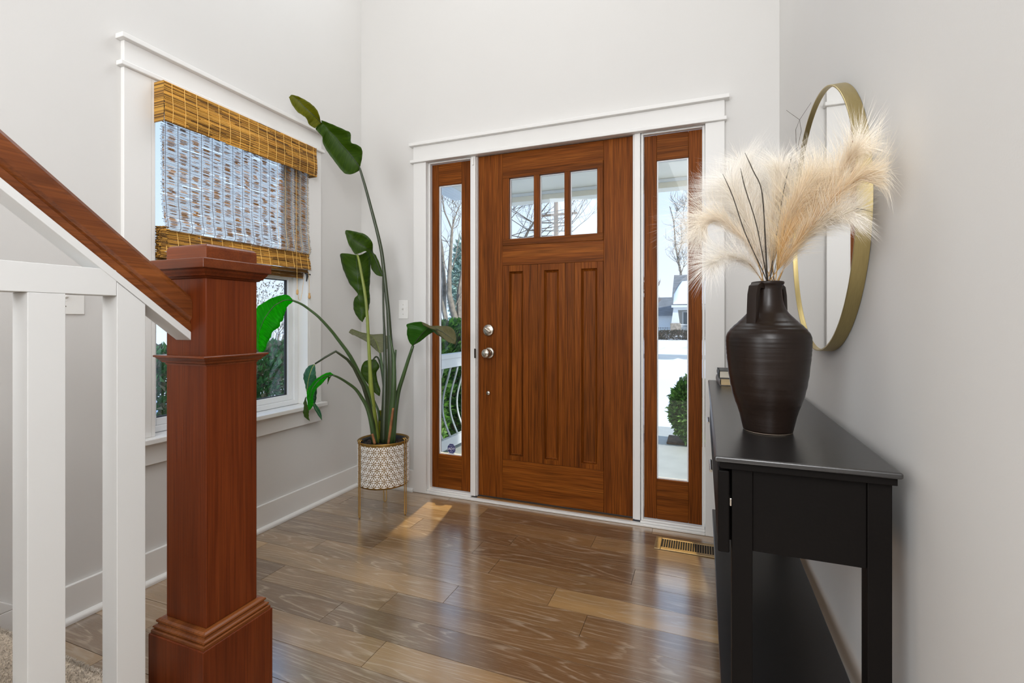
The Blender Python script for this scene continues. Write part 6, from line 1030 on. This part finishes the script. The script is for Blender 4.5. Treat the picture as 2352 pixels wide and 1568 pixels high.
GR = [(0.10, 0.24, 0.04), (0.16, 0.36, 0.06), (0.28, 0.50, 0.12), (0.06, 0.15, 0.035)]
DK = [(0.05, 0.11, 0.035), (0.075, 0.16, 0.05), (0.11, 0.21, 0.08), (0.15, 0.13, 0.08)]
DKX = [tuple(v * 2.6 for v in c) for c in DK]
EV = [(0.36, 0.47, 0.41), (0.42, 0.55, 0.47), (0.28, 0.38, 0.32)]  # palette lightened toward blue-green, haze put into the colour
shrub('porch_shrub', (2.02, 2.17, 0.245), (0.215, 0.20, 0.315), 6500, 0.045, GR, 'dense clipped green shrub by the porch outside the right sidelight', seed=1, base=-0.072)
B('planting_bed', 'mulch', None, 1.78, 2.6, 2.10, 2.415, -0.0745, -0.055, 0.008); tag(bpy.data.objects['planting_bed'], 'brown mulch planting bed under the clipped porch shrub', 'planting bed')
for i, (y, h, k) in enumerate(((0.92, 0.98, 1), (1.75, 1.02, 2), (2.9, 1.05, 3))):
    shrub('hedge_shrub', (-0.42 - .1 * i, y, h / 2 - .14), (0.36, 0.58, h / 2 + .14), 7500, 0.07, GR if i != 1 else GR + DK, ['tall green hedge shrub beyond the porch railing nearest the house', 'tall green hedge shrub beyond the middle of the porch railing', 'tall green hedge shrub beyond the far end of the porch railing'][i], group='hedge shrubs beyond the railing', seed=10 + i, flat=1.25, base=GZ)
for i, y in enumerate((0.62, -0.35, -1.35)):
    shrub('side_hedge_shrub', (-1.62, y, 0.26), (0.46, 0.53, 0.58), 9500, 0.065, DKX, ['dark evergreen hedge shrub outside the right part of the left window', 'dark evergreen hedge shrub outside the middle of the left window', 'dark evergreen hedge shrub outside the left edge of the left window'][i], group='dark hedge outside the left window', seed=20 + i, flat=1.2, base=GZ, twigs=34)
# bare trees
def twigs_on(m, poly, r, n, L, rad, up=0.4, depth=1):
    P = [Vector(p[:3]) for p in poly]
    for i in range(n):
        f = r.uniform(0.15, 0.98) * (len(P) - 1); j = min(int(f), len(P) - 2); p = P[j].lerp(P[j + 1], f - j); t = (P[j + 1] - P[j]).normalized()
        d = (t * r.uniform(.4, 1) + Vector((r.uniform(-1, 1), r.uniform(-1, 1), r.uniform(-.3, .8)))).normalized(); l = L * r.uniform(.4, 1.2)
        q = [p, p + d * l * .5, p + d * l * .8 + Vector((0, 0, up * l * .15)), p + (d + Vector((r.uniform(-.3, .3), r.uniform(-.3, .3), up))).normalized() * l * 1.1]
        m.tube(q, [rad, rad * .75, rad * .5, rad * .25], 4, cap=False)
        if depth: twigs_on(m, q, r, 3, L * .5, rad * .6, up, depth - 1)
def drawn_tree(name, polys, label, seed, mat, nt_, L, rad, ground):
    r = random.Random(seed); b0 = polys[0][0]; loc = (b0[0], b0[1], ground)
    t_ = thing(name, loc, label, 'tree', 'bare trees beyond the door')
    P0 = [Vector(p[:3]) for p in polys[0]]; base = Vector((b0[0], b0[1], ground))
    MB().tube([base, base.lerp(P0[0], .5)] + P0, [polys[0][0][3] * 1.5, polys[0][0][3] * 1.2] + [p[3] for p in polys[0]], 8).build('trunk', mat, t_, smooth=True)
    for pl_ in polys[1:]:
        P = [Vector(p[:3]) for p in pl_]; R_ = [max(p[3], .0012) for p in pl_]
        # carry every limb down to the trunk line so nothing floats
        foot = min(P0 + [base], key=lambda q: (q - P[0]).length + max(0, q.z - P[0].z) * 3)
        m = MB(); m.tube([foot, foot.lerp(P[0], .6)] + cat_rom(P, 3), [R_[0] * 1.15, R_[0] * 1.1] + [v.x for v in cat_rom([(q, 0, 0) for q in R_], 3)], 6)
        twigs_on(m, pl_, r, nt_, L, rad); m.build('branch', mat, t_)
    return t_
drawn_tree('bare_tree', PLANT['TREE1'], 'grey bare forked tree standing near the porch seen through the left sidelight', 5, 'bark', 5, 0.45, 0.0035, GZ)
drawn_tree('bare_tree', PLANT['TREE2'], 'bare tree with long slanting branches seen through the three door panes', 6, 'barkfar', 6, 0.55, 0.0035, GZ)
drawn_tree('bare_tree', PLANT['TREE3'], 'tall thin bare tree behind the snowy roofed house in the right sidelight', 7, 'barkfar', 12, 1.6, 0.017, 0.3)
def wild_tree(loc, h, seed, label, r0=0.10, mat='barkfar', group='distant bare trees', n1=7, L=None, rad=0.012):
    r = random.Random(seed); t_ = thing('distant_tree', loc, label, 'tree', group); b = Vector(loc)
    tr = [b, b + Vector((r.uniform(-.1, .1), 0, h * .3)), b + Vector((r.uniform(-.3, .3), r.uniform(-.3, .3), h * .65)), b + Vector((r.uniform(-.4, .4), 0, h))]
    MB().tube(tr, [r0, r0 * .75, r0 * .4, r0 * .12], 7).build('trunk', mat, t_)
    for i in range(n1):
        t = r.uniform(.25, .9); p = b + (tr[1] - b) * (t / .3) if t < .3 else tr[1].lerp(tr[2], (t - .3) / .35) if t < .65 else tr[2].lerp(tr[3], (t - .65) / .35)
        a = r.uniform(0, 6.28); l = h * r.uniform(.25, .5) * (1.1 - t * .6); d = Vector((math.cos(a), math.sin(a), r.uniform(.5, 1.3))).normalized()
        q = [p, p + d * l * .5, p + d * l * .8 + Vector((0, 0, l * .1)), p + d * l + Vector((0, 0, l * .25))]
        m = MB(); m.tube(q, [r0 * .4, r0 * .28, r0 * .16, r0 * .06], 5); twigs_on(m, q, r, 9, l * .45, rad); m.build('branch', mat, t_)
wild_tree((-12.5, 29, GZ), 6.6, 31, 'distant bare tree across the road left of the utility pole')
wild_tree((-4.9, 38, 0.3), 6.5, 32, 'distant bare tree across the road right of the utility pole')
wild_tree((-0.9, 24.2, 0.2), 2.9, 33, 'small brown bare tree left of the snowy roofed house', 0.07, 'brushtwig', n1=22, rad=0.017)
wild_tree((2.2, 42, 0.3), 11.5, 34, 'tall distant bare tree behind the right end of the snowy roofed house')
wild_tree((-5.6, 7.2, GZ), 5.0, 35, 'bare tree in the side yard beyond the porch hedge', 0.07, 'bark', 'bare trees in the side yard', rad=0.007)
wild_tree((-8.6, 2.9, GZ), 2.3, 36, 'bare tree in the side yard seen through the left window', 0.07, 'bark', 'bare trees in the side yard', n1=11, rad=0.007)
wild_tree((-9.0, 0.8, GZ), 2.4, 37, 'bare tree farther left in the side yard', 0.07, 'bark', 'bare trees in the side yard', n1=9, rad=0.007)
shrub('evergreen_tree', (-6.3, 14.5, 2.2), (0.9, 0.9, 2.5), 5200, 0.20, EV, 'dark evergreen tree behind the bare forked tree', 'tree', seed=41, base=GZ - .06)
shrub('far_brush', (-6.0, 4.6, 0.80), (1.7, 1.0, 1.15), 3000, 0.05, [(0.20, 0.17, 0.13), (0.30, 0.26, 0.22), (0.12, 0.10, 0.08), (0.6, 0.62, 0.64)], 'grey leafless brush in the side yard behind the dark hedge', 'brush', seed=42, base=GZ, twigs=90)
# utility pole
pa_, pb_ = Vector(PLANT['POLE'][0]), Vector(PLANT['POLE'][1]); ux, uy = pb_.x, pb_.y
up_ = thing('utility_pole', (ux, uy, GZ), 'brown wooden utility pole with a crossarm seen through the middle door pane', 'utility pole')
MB().tube([(ux, uy, GZ), (ux, uy, 5), (ux - .02, uy, 11.2)], [0.17, 0.15, 0.11], 10).build('pole', 'polewood', up_)
B('crossarm', 'polewood', up_, ux - 1.35, ux + 1.35, uy - .20, uy - .09, 7.55, 7.68, 0.01)
for s_ in (-1, 1): MB().tube([(ux + s_ * 0.75, uy - .2, 7.55), (ux + s_ * 0.08, uy - .15, 7.0)], 0.02, 5).build('brace', 'polewood', up_)
for s_ in (-1.2, -0.6, 0.6, 1.2): MB().tube([(ux + s_, uy - .14, 7.68), (ux + s_, uy - .14, 7.80)], 0.04, 8).build('insulator', 'blackmetal', up_)
for s_ in (): MB().tube([(ux + s_ - 30, uy + 9, 7.6), (ux + s_, uy - .14, 7.81), (ux + s_ + 30, uy - 9, 7.5)], 0.012, 4).build('wire', 'blackmetal', up_)
# house across the road (right sidelight)
hs = thing('house', (1.6, 28.2, 0.27), 'house across the road with snow on its grey roof and a pillared porch', 'house')
HZ = 0.27
B('wall', 'siding', hs, 0.55, 9.5, 28.4, 34, HZ, 1.98, 0)
for i in range(9): B('siding_board', 'siding', hs, 0.53, 9.5, 28.375, 28.399, HZ + 0.02 + i * 0.185, HZ + 0.195 + i * 0.185, 0.004)
m = MB(); m.prism([(26.7, 1.92), (26.7, 2.06), (29.6, 3.96), (32.5, 2.06), (32.5, 1.92)], 'X', 0.40, 9.8); m.build('roof', 'shingle', hs)
r = random.Random(6); m = MB(); nx_, nz_ = 46, 14
vs_ = []
for i in range(nx_ + 1):
    for j in range(nz_ + 1):
        x = 0.50 + 9.2 * i / nx_; t = j / nz_; top = min(0.80, 0.34 + 0.9 * max(0, (x - 0.62)) ** 0.5) + 0.02 * math.sin(x * 5)
        tt = t * top - 0.015; y = 26.7 + 2.9 * tt; z = 2.06 + 1.9 * tt; th = 0.14 * math.sin(math.pi * min(1, t * 1.02)) ** 0.35 * min(1, (x - 0.5) * 4) if 0 < j < nz_ else 0
        vs_.append((x, y - th * 0.5, z + th))
m.add(vs_, [(i * (nz_ + 1) + j, i * (nz_ + 1) + j + 1, (i + 1) * (nz_ + 1) + j + 1, (i + 1) * (nz_ + 1) + j) for i in range(nx_) for j in range(nz_)])
m.build('roof_snow', 'snow', hs, smooth=True)
B('fascia', 'extwhite', hs, 0.40, 9.8, 26.66, 26.72, 1.84, 1.98, 0.01); B('porch_beam', 'extwhite', hs, 0.5, 9.6, 26.80, 27.0, 1.70, 1.91, 0.01)
B('porch_slab', 'concrete', hs, 0.3, 9.6, 26.7, 28.37, HZ + .05, HZ + 0.2, 0)
for x in (0.62, 1.58, 4.0):
    m = MB(); m.add([(x - .22, 26.75, 0.95), (x + .22, 26.75, 0.95), (x + .22, 27.05, 0.95), (x - .22, 27.05, 0.95), (x - .13, 26.82, 1.70), (x + .13, 26.82, 1.70), (x + .13, 27.0, 1.70), (x - .13, 27.0, 1.70)], [(0, 3, 2, 1), (4, 5, 6, 7), (0, 1, 5, 4), (1, 2, 6, 5), (2, 3, 7, 6), (3, 0, 4, 7)])
    m.build('porch_column', 'extwhite', hs); B('stone_pier', 'stone', hs, x - .28, x + .28, 26.7, 27.1, HZ - .1, 0.94, 0.02)
f_ = B('window', 'extwhite', hs, 0.93, 1.50, 28.33, 28.374, 0.62, 1.66, 0.01); B('pane', 'winglass', f_, 1.0, 1.43, 28.315, 28.329, 0.69, 1.59, 0)
B('porch_handrail', 'extwhite', hs, 0.9, 1.30, 26.85, 26.92, 0.84, 0.89, 0)
for i in range(5): B('porch_baluster', 'extwhite', hs, 0.93 + i * .08, 0.965 + i * .08, 26.86, 26.91, 0.48, 0.839, 0)
ga = thing('garage', (-1.2, 31, 0.27), 'low pale garage wall left of the pillared house across the road', 'garage')
B('wall', 'extwhite', ga, -5, 0.38, 31, 36, 0.27, 1.42, 0); m = MB(); m.prism([(30.7, 1.42), (33.5, 2.75), (36.3, 1.42)], 'X', -5.2, 0.39); m.build('roof', 'shingle', ga)
fn = thing('iron_fence', (-1.0, 26.3, 0.3), 'thin black iron fence before the pale garage', 'fence')
B('fence_rail', 'ironf', fn, -4, 0.35, 26.28, 26.30, 0.66, 0.68, 0); B('fence_rail', 'ironf', fn, -4, 0.35, 26.28, 26.30, 0.40, 0.42, 0)
for i in range(36): B('picket', 'ironf', fn, -4 + i * .12, -3.985 + i * .12, 26.282, 26.298, 0.22, 0.72, 0)
HB = [(0.11, 0.075, 0.05), (0.06, 0.05, 0.03), (0.16, 0.12, 0.09), (0.045, 0.055, 0.03)]
for i, x in enumerate((-1.0, 0.6, 2.2)):
    shrub('far_hedge_shrub', (x, 25.2, 0.27), (0.95, 0.5, 0.24), 2600, 0.10, HB, ['brown hedge shrub before the iron fence across the road', 'brown hedge shrub before the left pillar of the house', 'brown hedge shrub before the right part of the house porch'][i], group='brown hedge across the road', seed=50 + i, flat=1.3, base=0.02, twigs=12)
# white gabled house seen through the left sidelight
gh = thing('gabled_house', (-6.5, 21, 0), 'white gabled house behind the bare forked tree', 'house')
gx, gy = GAB 
m = MB(); m.prism([(gx - 2.6, -0.31), (gx + 2.6, -0.31), (gx + 2.6, 1.6), (gx, 3.45), (gx - 2.6, 1.6)], 'Y', gy, gy + 5.6); m.build('wall', 'extwhite', gh)
for s_ in (-1, 1):
    m = MB(); m.prism([(gx, 3.48), (gx + s_ * 3.0, 1.55), (gx + s_ * 3.0, 1.37), (gx, 3.30)], 'Y', gy - .35, gy - .02); m.build('rake_board', 'extwhite', gh)
    m = MB(); m.prism([(gx, 3.64), (gx + s_ * 3.1, 1.64), (gx + s_ * 3.1, 1.485), (gx, 3.485)], 'Y', gy - .4, gy + 5.8); m.build('roof', 'snow', gh)
B('gable_shadow_panel', 'siding', gh, gx - 1.0, gx + 1.0, gy - .03, gy - .012, 1.75, 2.6, 0)
